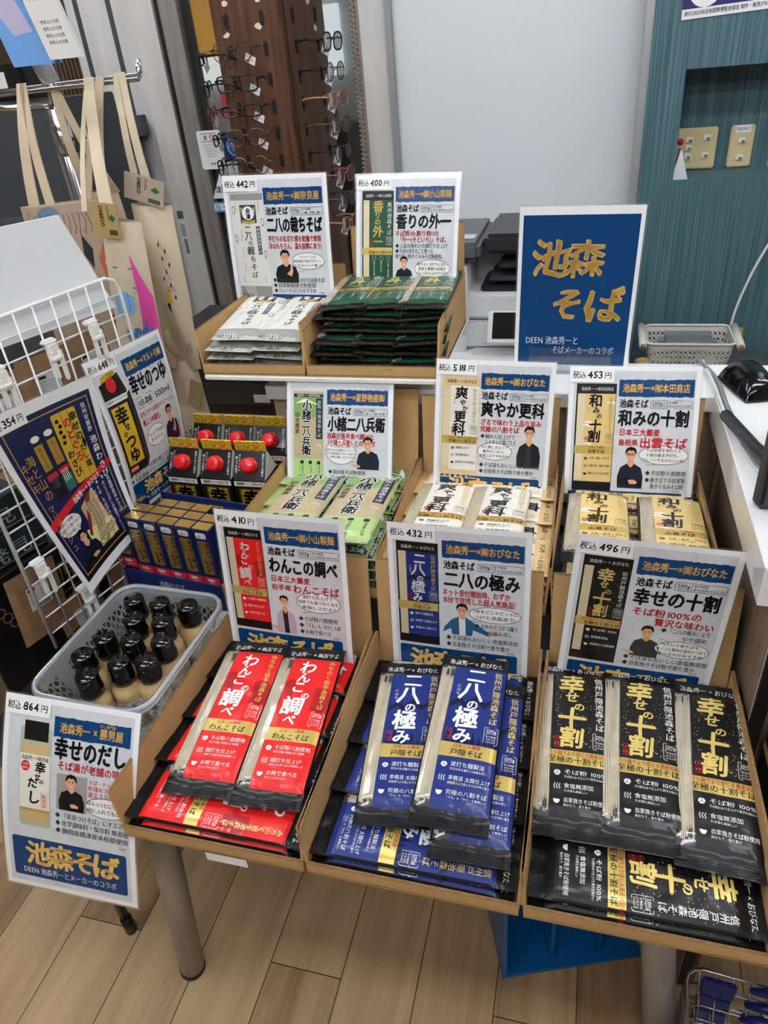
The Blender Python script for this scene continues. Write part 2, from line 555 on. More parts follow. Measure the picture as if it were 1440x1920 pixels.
# teal wall with its switch niche
mb = MB()
W0, W1, yF, yB, yK = .122, 2.2, 2.5, 2.66, 2.95
nx0, nx1, nz0, nz1 = .221, .78, 1.143, 1.427
def slab(x0, x1, y0, y1, z0, z1, m=TEAL): mb.box(((x0 + x1) / 2, (y0 + y1) / 2, (z0 + z1) / 2), (x1 - x0, y1 - y0, z1 - z0), m)
slab(W0, nx0, yF, yB, 0, 2.7); slab(nx1, W1, yF, yB, 0, 2.7); slab(nx0, nx1, yF, yB, 0, nz0); slab(nx0, nx1, yF, yB, nz1, 2.7)
slab(W0, W1, yB, yK, 0, 2.7)
struct('wall_back', mb)
# white partition panel with metal trims
mb = MB(); mb.box((-.262, 2.66, 1.35), (.765, .06, 2.7), M('#d9dbdc', .4)); struct('wall_partition', mb)
mb = MB(); mb.box((-.653, 2.65, 1.35), (.02, .09, 2.7), M('#8f9192', .4, .3)); mb.box((.111, 2.60, 1.35), (.022, .19, 2.7), M('#b7b8b8', .3, .6)); struct('trim_1', mb)
mb = MB(); mb.box((-.705, 2.68, 1.35), (.085, .12, 2.7), STEEL); struct('trim_2', mb)
mb = MB(); mb.box((-.775, 2.74, 1.35), (.052, .06, 2.7), M('#a89a8f', .5)); struct('trim_3', mb)
# steel clad wall and sliding door frame
mb = MB(); mb.box((-1.80, 2.90, 1.35), (.27, .08, 2.7), STEEL)
for x in (-1.89, -1.755): mb.box((x, 2.858, 1.35), (.017, .006, 2.7), DARKGREY)
struct('wall_left', mb)
mb = MB(); mb.box((-2.57, 2.93, 1.35), (1.27, .04, 2.7), M('#4a3a2d', .18, .3)); struct('wall_corner', mb)
mb = MB()
for k in range(9): mb.box((-2.09 + .018 * k, 2.905, 1.35), (.006, .012, 2.7), M('#7d6a58', .25, .5))
struct('trim_4', mb)
mb = MB()
mb.box((-1.615, 2.88, 1.35), (.098, .10, 2.7), STEEL); mb.box((-1.556, 2.87, 1.35), (.018, .05, 2.7), M('#2b2826', .4, .4)); mb.box((-1.512, 2.88, 1.35), (.07, .08, 2.7), BRONZE); mb.box((-1.47, 2.9, 1.35), (.014, .05, 2.7), M('#33302d', .4, .4))
mb.box((-1.16, 2.9, .18), (.62, .05, .36), BRONZE)
d = struct('door_1', mb)
mb = MB(); mb.rbox((-1.635, 2.835, .97), (.04, .012, .2), M('#d8d8d4', .4), .008); mb.box((-1.635, 2.828, 1.045), (.026, .003, .03), M('#58585a', .5))
mb.box((-1.635, 2.828, .985), (.02, .003, .05), M('#9a9a98', .5)); mb.box((-1.635, 2.828, .92), (.014, .003, .06), M('#77777a', .5))
tag(mb.build('door_handle', d))
mb = MB(); mb.box((-1.13, 2.91, 1.53), (.67, .008, 2.34), GLASS); struct('window_1', mb)

# street and shop seen through the glass: far away, built coarsely, its brightness put in as emission
def far(name, label, cat, parts):
    t = thing(name, label, cat, parts[0][0])
    for i, (c, s, m, pn) in enumerate(parts):
        b = MB(); c2 = Vector(c) - Vector(parts[0][0]); b.box(c2, s, m); b.build(pn, t)
    return t
far('street_shop', 'bright pale shop front across the passage behind the glass door', 'shop front',
    [((-2.5, 6.0, 1.2), (2.2, .3, 2.4), M('#c9cccb', .6), 'facade'), ((-2.35, 5.8, 1.62), (1.1, .06, .42), M('#f4fbff', .6, emit=.9), 'lit_window'), ((-2.45, 5.8, .95), (.5, .05, .5), M('#dfe6e8', .6, emit=.5), 'shutter'), ((-2.0, 5.7, .6), (.3, .05, 1.2), M('#8c7156', .6), 'post')])  # emission on window and shutter stands in for the light outside
t = thing('awning', 'orange awning of the shop across the passage', 'awning', (-2.8, 5.5, 1.75))
b = MB(); b.hexa([(-.35, -.3, -.16), (.45, -.3, -.16), (.45, .1, -.13), (-.35, .1, -.13), (-.35, -.3, -.12), (.45, -.3, -.12), (.45, .1, .26), (-.35, .1, .26)], M('#e8a51e', .7, emit=.25)); b.build('canopy', t)  # canopy glows slightly in place of light falling on it
t = thing('shop_sign', 'pink red hanging sign with white characters behind the glass', 'sign', (-2.35, 5.2, 1.32))
a = Art(); a.cell = 999; a.rect(0, 0, 300, 130, M('#d8264f', .5, emit=.4), 0); a.text('海', 70, 15, 100, INK_WHITE, 1, bold=.03); a.text('洞', 180, 15, 100, INK_WHITE, 1, bold=.03)  # sign face carries emission instead of being lit from the passage
a.build(lambda x, y, h: Vector(((x - 150) / 1000, -.012 - h, (65 - y) / 1000)), MB().box((0, 0, 0), (.3, .02, .13), M('#d8264f', .5))).build('sign_board', t)
b = MB(); b.box((0, .025, -.66), (.04, .02, 1.32), DARKGREY); b.build('post', t)
far('timber_hall', 'brown timber shop interior seen through the glass beyond the spectacles rack', 'building',
    [((-1.2, 7.2, 1.6), (1.6, .2, 3.2), M('#6b5138', .7, vary=.25, vscale=3), 'wall'), ((-1.5, 6.9, 1.55), (.5, .2, .5), M('#a57a48', .6), 'beam'), ((-1.75, 6.7, 1.2), (.16, .1, .35), M('#dfeff5', .5, emit=1.2), 'lit_panel'), ((-1.58, 6.7, 1.05), (.14, .1, .3), M('#f0f4f5', .5, emit=1.0), 'lit_panel'), ((-1.95, 6.6, .82), (.1, .1, .3), M('#37b4b8', .5), 'banner'), ((-1.9, 6.9, 2.2), (1.9, .2, .25), M('#7c6446', .6), 'lintel')])
far('far_ceiling', 'grey ceiling with strip lights beyond the glass door', 'ceiling', [((-2.2, 5.2, 2.45), (4.2, 3.2, .05), M('#8d867c', .8), 'ceiling_board')] + [((-1.7 - .8 * k, 4.2 + .7 * j, 2.40), (.75, .06, .04), M('#ffffff', .5, emit=5), 'strip_light') for k in range(3) for j in range(2)])['kind'] = 'structure'
far('street_stall', 'grey brown cabinet low behind the glass door', 'cabinet', [((-2.3, 4.6, .45), (1.5, .5, .9), M('#6f6257', .6), 'body'), ((-2.3, 4.3, .92), (1.6, .6, .05), M('#a58e72', .5), 'counter_top'), ((-1.6, 4.5, .6), (.5, .4, 1.2), M('#2c1f19', .6), 'side_unit')])

# ------------------------------------------------------------------ stickers and notes on the glass
def sticker(name, label, cat, c, w, h, draw, t_=.0015):
    a = Art(); a.cell = 999
    draw(a, w * 1000, h * 1000)
    o = a.build(lambda x, y, hh: Vector((x / 1000 - w / 2, -t_ / 2 - hh * 3, h / 2 - y / 1000)), MB()).build(name, None, c)
    return tag(o, label, cat)
def d1(a, w, h):
    a.rrect(0, 0, w, h, 8, M('#eeeeec', .4), 0); a.frame(16, 10, w - 34, 28, 2, INK_BLACK, 1); a.rect(28, 16, 14, 16, M('#8a8a8a'), 1)
    a.oval(w - 38, 24, 9, 9, 3, INK_RED, 1); a.line([(w - 44, 18), (w - 32, 30)], 3, INK_RED, 1)
    for k in range(6): a.text('Designated tobacco area'[:18 - k], w / 2, 44 + 8 * k, 7, M('#66686a', .4), 1, align='c')
    for k in (-8, 0, 8): a.poly([(w / 2 + k - 4, h - 22), (w / 2 + k + 4, h - 22), (w / 2 + k, h - 14)], M('#1f4a3a', .4), 1)
sticker('no_smoking_sticker', 'white rounded no smoking notice on the glass door', 'sticker', (-1.447, 2.84, 1.272), .1, .135, d1)
def d2(a, w, h):
    a.rect(0, 0, w, h, M('#22304f', .3), 0); a.ell(w / 2, h / 2, w * .36, w * .36, M('#6fb6e4', .3), 1); a.ell(w / 2, h / 2, w * .31, w * .31, M('#2c4f88', .3), 2)
    a.text('IQOS', w / 2, h / 2 - 15, 22, INK_WHITE, 3, align='c'); a.text('SHOP', w / 2, h / 2 + 8, 9, INK_WHITE, 3, align='c')
sticker('round_logo_sticker', 'navy square sticker with a pale blue ring on the glass door', 'sticker', (-1.345, 2.845, 1.28), .1, .1, d2)
def d3(a, w, h):
    a.poly([(w / 2, 0), (w, h), (0, h)], M('#eef2f5', .4), 0); a.poly([(w * .46, 20), (w * .58, 20), (w * .54, h * .72), (w * .49, h * .72)], M('#1d7fd0', .4), 1)
    a.ell(w * .515, h * .84, 5, 5, M('#1d7fd0', .4), 1); a.text('注', 18, h * .55, 26, INK_RED, 2, bold=.02); a.text('意', w - 46, h * .55, 26, INK_RED, 2, bold=.02)
sticker('caution_sticker', 'white triangular caution sticker with a blue exclamation mark', 'sticker', (-1.424, 2.84, 1.15), .108, .105, d3)
def d4(a, w, h):
    a.poly([(0, 0), (w * .85, 0), (w, h * .5), (w * .85, h), (0, h)], M('#3c9ad6', .4), 0); a.rect(6, 7, w * .72, h - 14, M('#eef2f5', .4), 1); a.text('自', 10, 7, 24, M('#555', .4) if 0 else INK_NAVY, 2); a.ell(w * .48, h / 2, 14, 7, M('#3c9ad6', .4), 2); a.text('動', w * .58, 7, 24, INK_NAVY, 2)
sticker('door_sticker', 'small blue bordered automatic door sticker below the triangle', 'sticker', (-1.425, 2.84, 1.065), .12, .038, d4)
def d5(a, w, h):
    a.rect(0, 0, w, h, M('#c9cbc9', .4), 0)
    for k in range(5): a.text('ご注意ください', 6, 8 + 14 * k, 9, M('#77797b', .4), 1)
sticker('paper_notice', 'pale grey paper notice on the glass under the round logo', 'notice', (-1.345, 2.85, 1.18), .1, .09, d5)

# beaded pull chain beside the glass
b = MB()
for s, off in ((0, 0), (.012, .006)):
    for k in range(90):
        z = 2.3 - .0145 * k - off
        b.lathe([(0, -.0045), (.004, -.002), (.004, .002), (0, .0045)], M('#c9b9a8', .3, .6), (-.80 + s, 2.70, z), 5)
tag(b.build('bead_chain'), 'beaded blind chain hanging beside the steel column', 'chain')

# ------------------------------------------------------------------ switches and poster on the teal wall
def switch_plate(label, x, w, h, keys, note):
    t = thing('switch_plate', label, 'light switch', (x, 2.66, 1.205))
    b = MB(); b.rbox((0, -.005, 0), (w, .01, h), M('#c9b98c', .45), .004); b.build('cover', t)
    for (kx, kz) in keys:
        b = MB(); b.rbox((kx, -.012, kz), (.02, .008, .016), M('#e4e2da', .4), .002); b.box((kx + .003, -.0165, kz - .002), (.009, .0015, .006), M('#6a6a68', .5)); k = b.build('switch_key', t)
    if note == 'red':
        b = MB(); b.lathe([(0, .0), (.009, 0), (.009, .002), (0, .003)], INK_RED, (0, 0, 0), 14, Matrix.Translation((-.047, -.0105, .022)) @ Matrix.Rotation(PI / 2, 4, 'X')); b.build('red_dot_sticker', t)
    else:
        a = Art(); a.cell = 999; a.rect(0, 0, 42, 20, WHITE, 0); a.text('商店街灯', 2, 5, 10, INK_BLACK, 1, w=38, brush=.03)
        a.build(lambda x_, y_, hh: Vector(((x_ - 21) / 1000, -.0112 - hh * 2, .058 - y_ / 1000)), MB()).build('paper_label', t)
switch_plate('cream switch plate with two columns of keys and a red dot', .290, .116, .116, [(-.022, .026), (-.022, .004), (-.022, -.02), (.028, .03), (.028, -.018)], 'red')
switch_plate('narrow cream switch plate with a handwritten paper label on top', .418, .068, .116, [(0, .016), (0, -.03)], 'note')
b = MB(); b.rbox((.535, 2.655, 1.19), (.07, .012, .1), M('#8d8e8c', .4), .004); tag(b.build('metal_plate'), 'grey metal plate at the right end of the switch niche', 'plate')
b = MB(); fn = lambda x, y, h: Vector((x, y, h))
b.add([(.222, 2.53, 1.143), (.262, 2.50, 1.143), (.228, 2.53, 1.225), (.215, 2.5, 1.143), (.236, 2.52, 1.225)], [(0, 1, 2), (3, 4, 1), (0, 3, 4, 2)], M('#8f9090', .35, .5)); b.box((.238, 2.52, 1.146), (.04, .03, .004), M('#8f9090', .35, .5))
tag(b.build('metal_tent_sign'), 'small folded metal tent plate standing in the niche corner', 'sign')
a = Art(); a.cell = 999
a.rect(0, 0, 300, 160, M('#272a5e', .3), 0); a.rect(0, 137, 300, 23, M('#e9e9ea', .3), 1); a.ell(56, 95, 42, 42, M('#f0efec', .3), 1)
a.text('3月27日㊍', 22, 70, 15, INK_BLACK, 2, w=70, bold=.02); a.text('発売予定', 30, 93, 16, INK_BLACK, 2, w=56, bold=.02); a.text('グ', 120, 70, 60, M('#f0d820', .3), 2, bold=.05)
a.rect(206, 96, 90, 30, M('#d9d9e4', .3), 1); a.text('978-4-533-16604-7', 210, 112, 9, INK_BLACK, 2, w=82)
a.text('発行:2025年日本国際博覧会協会 制作・販売:JTBパブリッシング', 6, 141, 12, INK_BLACK, 2, w=270, bold=.01)
o = a.build(lambda x, y, h: Vector((x / 1000, -.001 - h * 3, -(y / 1000) )), MB()).build('book_poster', None, (.187, 2.499, 1.703)); o.rotation_euler = (0, -.035, 0)
tag(o, 'dark blue book launch poster at the top of the teal wall', 'poster')

# ------------------------------------------------------------------ counter and table
t = thing('shop_counter', 'white topped L shaped shop counter with pale wood front', 'counter', (-.2, 1.3, 0))
def lb(name, parts, p=t, o=(-.2, 1.3, 0)):
    b = MB()
    for c, s, m in parts: b.rbox(Vector(c) - Vector(o), s, m, .002, 1, smooth=False)
    return b.build(name, p)
lb('counter_top', [((.03, 1.325, .982), (1.3, .15, .03), GLOSSWHITE)])
lb('front_panel', [((-.175, 1.29, .483), (.89, .02, .966), COUNTERWOOD)])
lb('return_top', [((.545, 1.06, .976), (.65, .62, .058), GLOSSWHITE)])
lb('return_panel', [((.262, 1.02, .473), (.03, .52, .945), COUNTERSIDE)])
lb('edge_trim', [((.256, .757, .50), (.018, .006, .95), M('#e8e6e2', .4)), ((.256, .752, .50), (.02, .004, .95), BLACK)])
b = MB(); b.rbox((0, 0, 0), (.465, .34, .010), WHITE, .002)
tag(b.build('shelf_board', None, (-.4825, 1.362, 1.037)), 'white board carrying the two rear trays on the counter', 'shelf')
for sx in (-.55, -.30):
    b = MB(); b.rbox((0, 0, 0), (.06, .1, .034), CARD, .002); tag(b.build('support_block', None, (sx, 1.33, 1.0145)), 'cardboard block under the white board %s' % ('behind the grey packets' if sx < -.4 else 'behind the green packets'), 'block')

t = thing('display_table', 'grey legged table carrying the front rows of noodle trays', 'table', (-.2, .85, 0))
lb('table_top', [((-.20, .87, .655), (.88, .74, .03), M('#c8c6c2', .5))], t, (-.2, .85, 0))
for (x0, y0, x1, y1) in ((-.603, .58, -.690, .588), (.135, .60, .208, .60), (-.603, 1.15, -.690, 1.17), (.135, 1.15, .208, 1.17)):
    b = MB(); b.tube([(x0 + .2, y0 - .85, .64), (x1 + .2, y1 - .85, .012)], .0245, STEELGREY, 20); b.tube([(x1 + .199, y1 - .85, .0), (x1 + .2, y1 - .85, .014)], .0255, BLACK, 20); b.build('leg', t)
t = thing('riser_shelf', 'dark low riser under the second row of trays', 'riser', (-.175, 1.03, .67))
b = MB(); b.box((0, 0, .122), (.76, .32, .012), M('#2b2622', .6)); b.build('riser_top', t)
for x in (-.38, 0, .38): b = MB(); b.box((x * .92, 0, .058), (.015, .31, .116), M('#2b2622', .6)); b.build('riser_leg', t)

# black legged side stand under basket and boxes
t = thing('side_stand', 'black side stand under the bottle basket', 'stand', (-.775, .93, 0))
b = MB(); b.box((0, 0, .662), (.25, .76, .016), BLACK); b.build('stand_top', t)
for (x, y) in ((-.085, -.30), (-.085, .33), (.09, .33)):
    b = MB(); b.tube([(x, y, .655), (x, y, .02)], .009, BLACK, 10); b.tube([(x, y, .0), (x, y, .05)], .012, BLACK, 10); b.build('leg', t)
# ------------------------------------------------------------------ noodle packets: printed design per kind
KIND = {
 'red': dict(film='#0d0c0d', body='#d4201f', hdr='池森秀一 × ㈱おやま', hc='w', tc='w', rt='みちのく岩手 池森そば', rc='g',
   title=[('わ', 50, 45, 26), ('ん', 48, 65, 21), ('こ', 44, 83, 22), ('の', 58, 98, 13), ('調', 44, 117, 33), ('べ', 46, 141, 19)],
   band=('日本三大蕎麦', 'わんこそば'), bul=[('そば粉八割使用', '香りの強い甘皮分まで使用'), ('細打ち仕上げ', '何杯でも食べられる美味しさ'), ('お椀で食べる', 'わんこスタイルで')], deco='red'),
 'blue': dict(film='#0c0c0e', body='#1b2c6e', hdr='池森秀一 × おびなた', hc='w', tc='w', rt='信州戸隠 池森そば', rc='g',
   title=[('二', 54, 41, 28), ('八', 50, 69, 34), ('の', 54, 92, 17), ('極', 49, 114, 34), ('み', 47, 142, 25)], ruby='にはち',
   band=('日本三大蕎麦', '戸隠そば'), bul=[('波打ち麺製法', '凹凸のある麺でつゆ絡み良し'), ('本格派 太麺仕上げ', '田舎風でより感じるそばの味と香り'), ('究極の八割そば', '「ざる」も「かけ」も美味しい')], deco='blue'),
 'black': dict(film='#0e0d0d', body='#151314', hdr='池森秀一 × おびなた', hc='w', tc='g', rt='信州戸隠 池森そば', rc='w',
   title=[('幸', 48, 44, 35), ('せ', 48, 68, 19), ('の', 58, 84, 15), ('十', 48, 104, 37), ('割', 48, 134, 33)],
   band=('波打ち麺でより感じる蕎麦の旨味', '至極の十割そば'), bul=[('そば粉 100%', 'そば粉のみで仕上げた贅沢な味わい'), ('食塩無添加', 'そば湯も美味しい'), ('自家挽きそば粉使用', '挽きたて、香り豊か')], deco='black'),
 'beige': dict(film='#131112', body='#d9bd7d', hdr='池森秀一 × ㈲本田商店', hc='w', tc='k', rt='出雲の國 池森そば', rc='g',
   title=[('和', 48, 42, 34), ('み', 50, 66, 18), ('の', 58, 80, 14), ('十', 50, 103, 32), ('割', 48, 131, 32)], ruby='なご',
   band=('日本三大蕎麦', '出雲そば'), bul=[('十割・極太・平打ち', 'そばの味と香りを堪能'), ('出雲の地、島根で製粉', '挽きたての香り'), ('挽きぐるみそば粉', '風味豊か')], deco='beige', foot='#131112'),
 'cream': dict(film='#d8bd8b', body='#eae5da', hdr='池森秀一 × おびなた', hc='k', tc='k', rt='信州戸隠 池森そば', rc='g',
   title=[('爽', 50, 42, 34), ('や', 54, 67, 17), ('か', 60, 82, 15), ('更', 48, 104, 33), ('科', 46, 137, 35)], ruby='さわ',
   band=('「ざる」で味わう上品な旨み', '究極の八割そば'), bul=[('細麺仕上げ', 'のど越しなめらか'), ('食塩無添加', 'そば湯も美味しい'), ('自家挽きそば粉使用', '香り豊か')], deco='cream'),
 'green': dict(film='#16120f', body='#1f4a33', hdr='池森秀一 × ㈱小山製麺', hc='w', tc='g', rt='奥州 池森そば', rc='w',
   title=[('香', 50, 42, 33), ('り', 48, 66, 20), ('の', 48, 84, 19), ('外', 50, 110, 34), ('一', 50, 138, 28)],
   band=('', '至福の九割そば'), bul=None, deco='green'),
}
INKC = {'w': INK_WHITE, 'g': FOIL, 'k': INK_BLACK}
def soba_art(a, k, full=True, flat=False):
    """front of a 96 x 270 mm packet"""
    s = KIND[k]
    film, body = M(s['film'], .36, coat=.12), M(s['body'], .36, coat=.12)
    if flat:
        a.rect(0, 0, 96, 270, film, 0)
        a.rect(4, 25, 18, 222, M('#d8c9a6', .4), 1)
        for q in range(6): a.line([(5.5 + 2.9 * q, 26), (5.5 + 2.9 * q, 246)], .5, M('#9c8a66', .5), 1.5)
    a.rect(22, 25, 72.5, 222, body, 1)
    a.text(s['hdr'], 50, 8, 10, INKC[s['hc']], 2, w=78, align='c', brush=.05, bold=.01)
    if s['deco'] == 'red':
        dk = M('#a3181c', .3, coat=.3)
        for (x, y, w, h) in ((24, 68, 14, 34), (70, 80, 24, 46), (36, 40, 14, 9)): a.poly([(x, y + 4), (x + w * .6, y), (x + w, y + 6), (x + w, y + h), (x, y + h - 4)], dk, 2)
        for q in range(7): a.line([(70, 86 + 6 * q), (94, 83 + 6 * q)], .6, body, 2.5)
    elif s['deco'] == 'blue':
        dk = M('#111733', .3, coat=.3)
        a.poly([(24, 92), (36, 80), (44, 90), (58, 76), (70, 86), (82, 78), (94, 92), (94, 98), (80, 86), (70, 96), (58, 84), (44, 98), (36, 90), (24, 100)], dk, 2)
        for q in range(9):
            x = 25 + 8.2 * q; h = 20 + 14 * ((q * 37) % 5) / 5 - (8 if 2 < q < 7 else -8)
            a.poly([(x, 154), (x + 3.5, 154 - h), (x + 7, 154)], dk, 2)
    elif s['deco'] == 'black':
        for q in range(190 if full else 60):
            x, y = random.uniform(25, 93), random.uniform(32, 150)
            if abs(x - 48) < 13 and random.random() < .55: continue
            r = random.uniform(.35, .8); a.ell(x, y, r, r, FOIL, 2, 6)
    elif s['deco'] == 'beige':
        for (x, y) in ((30, 96), (26, 104), (82, 46), (30, 150)): 
            for (dx, dy, r) in ((0, 0, 4), (6, -1, 5), (12, 1, 4)): a.ell(x + dx - 3, y + dy, r, r * .6, INK_WHITE, 2, 10)
    elif s['deco'] == 'cream':
        for q in range(18): a.line([(24, 40 + 13 * q), (24 + min(70, 10 + 8 * q), 32 + 6 * q)], .7, M('#cfc8b8', .4), 2)
        for q in range(40): a.ell(random.uniform(25, 92), random.uniform(30, 150), .6, .6, M('#b99f60', .4), 2, 5)
    for (c, x, y, z) in s['title']: a.char(c, x, y, z, INKC[s['tc']], 3, .028, 1, .045)
    if s.get('ruby'): a.vtext(s['ruby'], 32, 58, 6, INKC[s['tc']], 3, 1.15)
    n = len(s['rt'].replace(' ', ''))
    a.vtext(s['rt'].replace(' ', ''), 84, 30, 90 / n * 1.0, INKC[s['rc']], 3, 1.0, .012, .04)
    if s['bul'] and k != 'cream' or k == 'cream':
        pass
    a.rect(26, 133, 8, 8, M('#b3272a', .4), 2) if k in ('beige', 'cream') else a.frame(26, 133, 7.5, 7.5, .6, I('#c9302c'), 2)
    a.frame(26, 143, 7.5, 7.5, .6, I('#c9302c'), 2)
    a.char('お', 29.8, 136.8, 5.5, INK_WHITE if k in ('beige', 'cream') else I('#c9302c'), 3); a.char('池', 29.8, 146.8, 5.5, I('#c9302c'), 3)
    ic = INK_BLACK if k in ('beige', 'cream') else INK_WHITE
    a.frame(75, 124, 18, 25, .5, ic, 2, 2)
    a.text('200g', 77, 125.5, 6, ic, 3, w=14, bold=.01); a.text('(約2人前)', 77.5, 131, 3, ic, 3, w=13)
    a.line([(76, 135.5), (92, 135.5)], .35, ic, 2); a.text('ゆで時間', 77.5, 136.5, 3.2, ic, 3, w=13); a.text('ざる:7分', 77.5, 140.5, 3.2, ic, 3, w=13); a.text('かけ:6分半', 77.5, 144.4, 3.2, ic, 3, w=13)
    gold = M('#cbb062', .3, .4, .2)
    a.rect(1.5 if flat else 3, 155, 92.5 if flat else 91, 21, gold, 2.2)
    if s['band'][0]: a.text(s['band'][0], 56, 156, 6.2 if len(s['band'][0]) < 8 else 7.5, I('#b02a25'), 3.2, align='c', w=(36 if len(s['band'][0]) < 8 else 84), bold=.008)
    a.text(s['band'][1], 56, 163.5, 10.5, INK_BLACK, 3.2, align='c', bold=.018, brush=.02)
    if s['bul']:
        for q, (m1, m2) in enumerate(s['bul']):
            y = 183 + 19.5 * q
            if q == 0: a.ell(31, y + 5, 4, 4, ic, 2, 14); a.line([(31, y + 5), (31, y + 1)], .7, body, 2.5); a.line([(31, y + 5), (27.8, y + 7.4)], .7, body, 2.5); a.line([(31, y + 5), (34.2, y + 7.4)], .7, body, 2.5)
            elif q == 1:
                for z in range(3): a.line([(28 + 3 * z + .8 * math.sin(u), y + 1 + u * .75) for u in range(11)], .8, ic, 2)
            else: a.ell(31, y + 3, 4, 6, ic, 2, 12, 0, PI)
            a.text(m1, 39, y - .5, 7.4, ic, 3, w=min(52, 7.2 * len(m1)), bold=.004)
            if full: a.text(m2, 39, y + 8.2, 4, ic, 3, w=min(52, 3.6 * len(m2)))
    else:
        for q, m1 in enumerate(('一〇対一の割り粉配合', '細打ち仕上げ', '挽きぐるみそば粉')):
            x = 82 - 22 * q
            a.frame(x - 5, 181, 10, 10, .6, ic, 2); a.vtext(m1[:9], x, 194, 5.4, ic, 3, .95)

def koma_art(a, flat=False):
    clear, grn, pale, navy = M('#b9a886', .4, coat=.3), M('#7fa257', .3, coat=.3), M('#a9c77d', .3, coat=.3), M('#16263d', .3, coat=.3)
    a.rect(1.5, 0, 93, 270, clear, .5)
    for q in range(22): a.line([(5 + 4.1 * q, 70), (5 + 4.1 * q, 190)], .7, M('#94835f', .5), 1)
    a.rect(3, 8, 90, 66, grn, 1.2); a.rect(3, 195, 90, 68, pale, 1.2); a.rect(3, 8, 90, 9, navy, 1.5)
    a.text('池森秀一 × 星野物産㈱', 48, 9, 7, INK_WHITE, 3, align='c', w=72)
    a.poly([(6, 36), (30, 24), (40, 22), (52, 27), (86, 40), (56, 34), (44, 36), (34, 32)], INK_WHITE, 2)
    a.rect(72, 20, 19, 116, navy, 1.6); a.vtext('信州小諸池森そば', 81.5, 24, 12.5, INK_WHITE, 3, 1.08, .012)
    for (c, x, y, z) in (('小', 44, 40, 32), ('諸', 43, 68, 30), ('二', 42, 94, 27), ('八', 42, 117, 27), ('兵', 42, 143, 27), ('衛', 42, 170, 30)):
        a.char(c, x, y, z, INK_WHITE, 2.5, .085); a.char(c, x, y, z, INK_BLACK, 3, .03, 1, .03)
    a.vtext('田舎蕎麦', 14, 60, 15, INK_BLACK, 3, 1.05, .015, .05)
    a.text('200g', 74, 150, 7, INK_WHITE, 3)
    for q, m1 in enumerate(('国内産そば粉', '石臼挽きの香り', '田舎風仕上げ')):
        x = 80 - 26 * q
        a.rrect(x - 5, 200, 10, 10, 2, navy, 2); a.vtext(m1, x + 2, 213, 6, navy, 3, 1.02); a.line([(x - 8, 202), (x - 8, 255)], .4, navy, 2)

def cloth_art(a, flat=False):
    w, g, dk = M('#dcdbd2', .5), M('#8b8c86', .5), M('#4f504e', .5)
    a.rect(1.5, 0, 93, 270, w, .5); a.frame(14, 22, 68, 200, .8, dk, 2); a.frame(17, 25, 62, 194, .5, dk, 2)
    a.rect(26, 28, 46, 44, M('#2c2a33', .4), 1.5); a.ell(49, 48, 17, 17, INK_WHITE, 2, 24); a.char('会', 49, 42, 14, INK_BLACK, 3, .03); a.char('津', 49, 56, 14, INK_BLACK, 3, .03)
    a.poly([(30, 64), (49, 68), (68, 64), (68, 70), (49, 75), (30, 70)], M('#b79a3a', .4), 2.5)
    for (x, c) in ((31, '裁ち'), (67, '田舎')): a.rect(x - 3, 32, 6, 24, M('#6e5a3a', .4), 2); a.vtext(c, x, 34, 6, INK_WHITE, 3)
    for (c, x, y, z) in (('二', 44, 88, 22), ('八', 44, 105, 22), ('の', 47, 121, 14), ('裁', 46, 140, 24), ('ち', 50, 162, 18), ('そ', 50, 182, 18), ('ば', 50, 202, 18)): a.char(c, x, y, z, INK_BLACK, 3, .012, 1, .06)
    a.rect(68, 80, 11, 70, M('#2b2f57', .4), 2); a.vtext('奥会津池森そば', 73.5, 83, 9, INK_WHITE, 3, 1.02)
    for q in range(3): a.vtext('手打ちの乱切り感', 24 - 0 + 0 * q, 90 + 40 * q, 3.4, dk, 2)
    for (x, y, s) in ((8, 40, 1), (88, 70, 1), (8, 110, 1), (88, 150, 1)):
        a.ell(x, y, 5, 11, g, 1.5, 10); a.ell(x, y, 3, 7, w, 2, 10)
    for q in range(5): a.line([(14 + 7 * q, 226), (26 + 5 * q, 262)], 1.6, w, 2)
    a.oval(60, 243, 9, 7, 1.4, g, 2); a.oval(78, 248, 7, 8, 1.4, g, 2); a.ell(60, 238, 8, 3, g, 2.5, 12, PI, 2 * PI)
    a.rect(1.5, 232, 93, 36, g, 1.2); a.rect(1.5, 1, 93, 16, g, 1.2); a.rect(6, 252, 32, 12, dk, 1.8)
    if flat: a.rect(1.5, 0, 93, 270, M('#a9aca0', .4), .2)

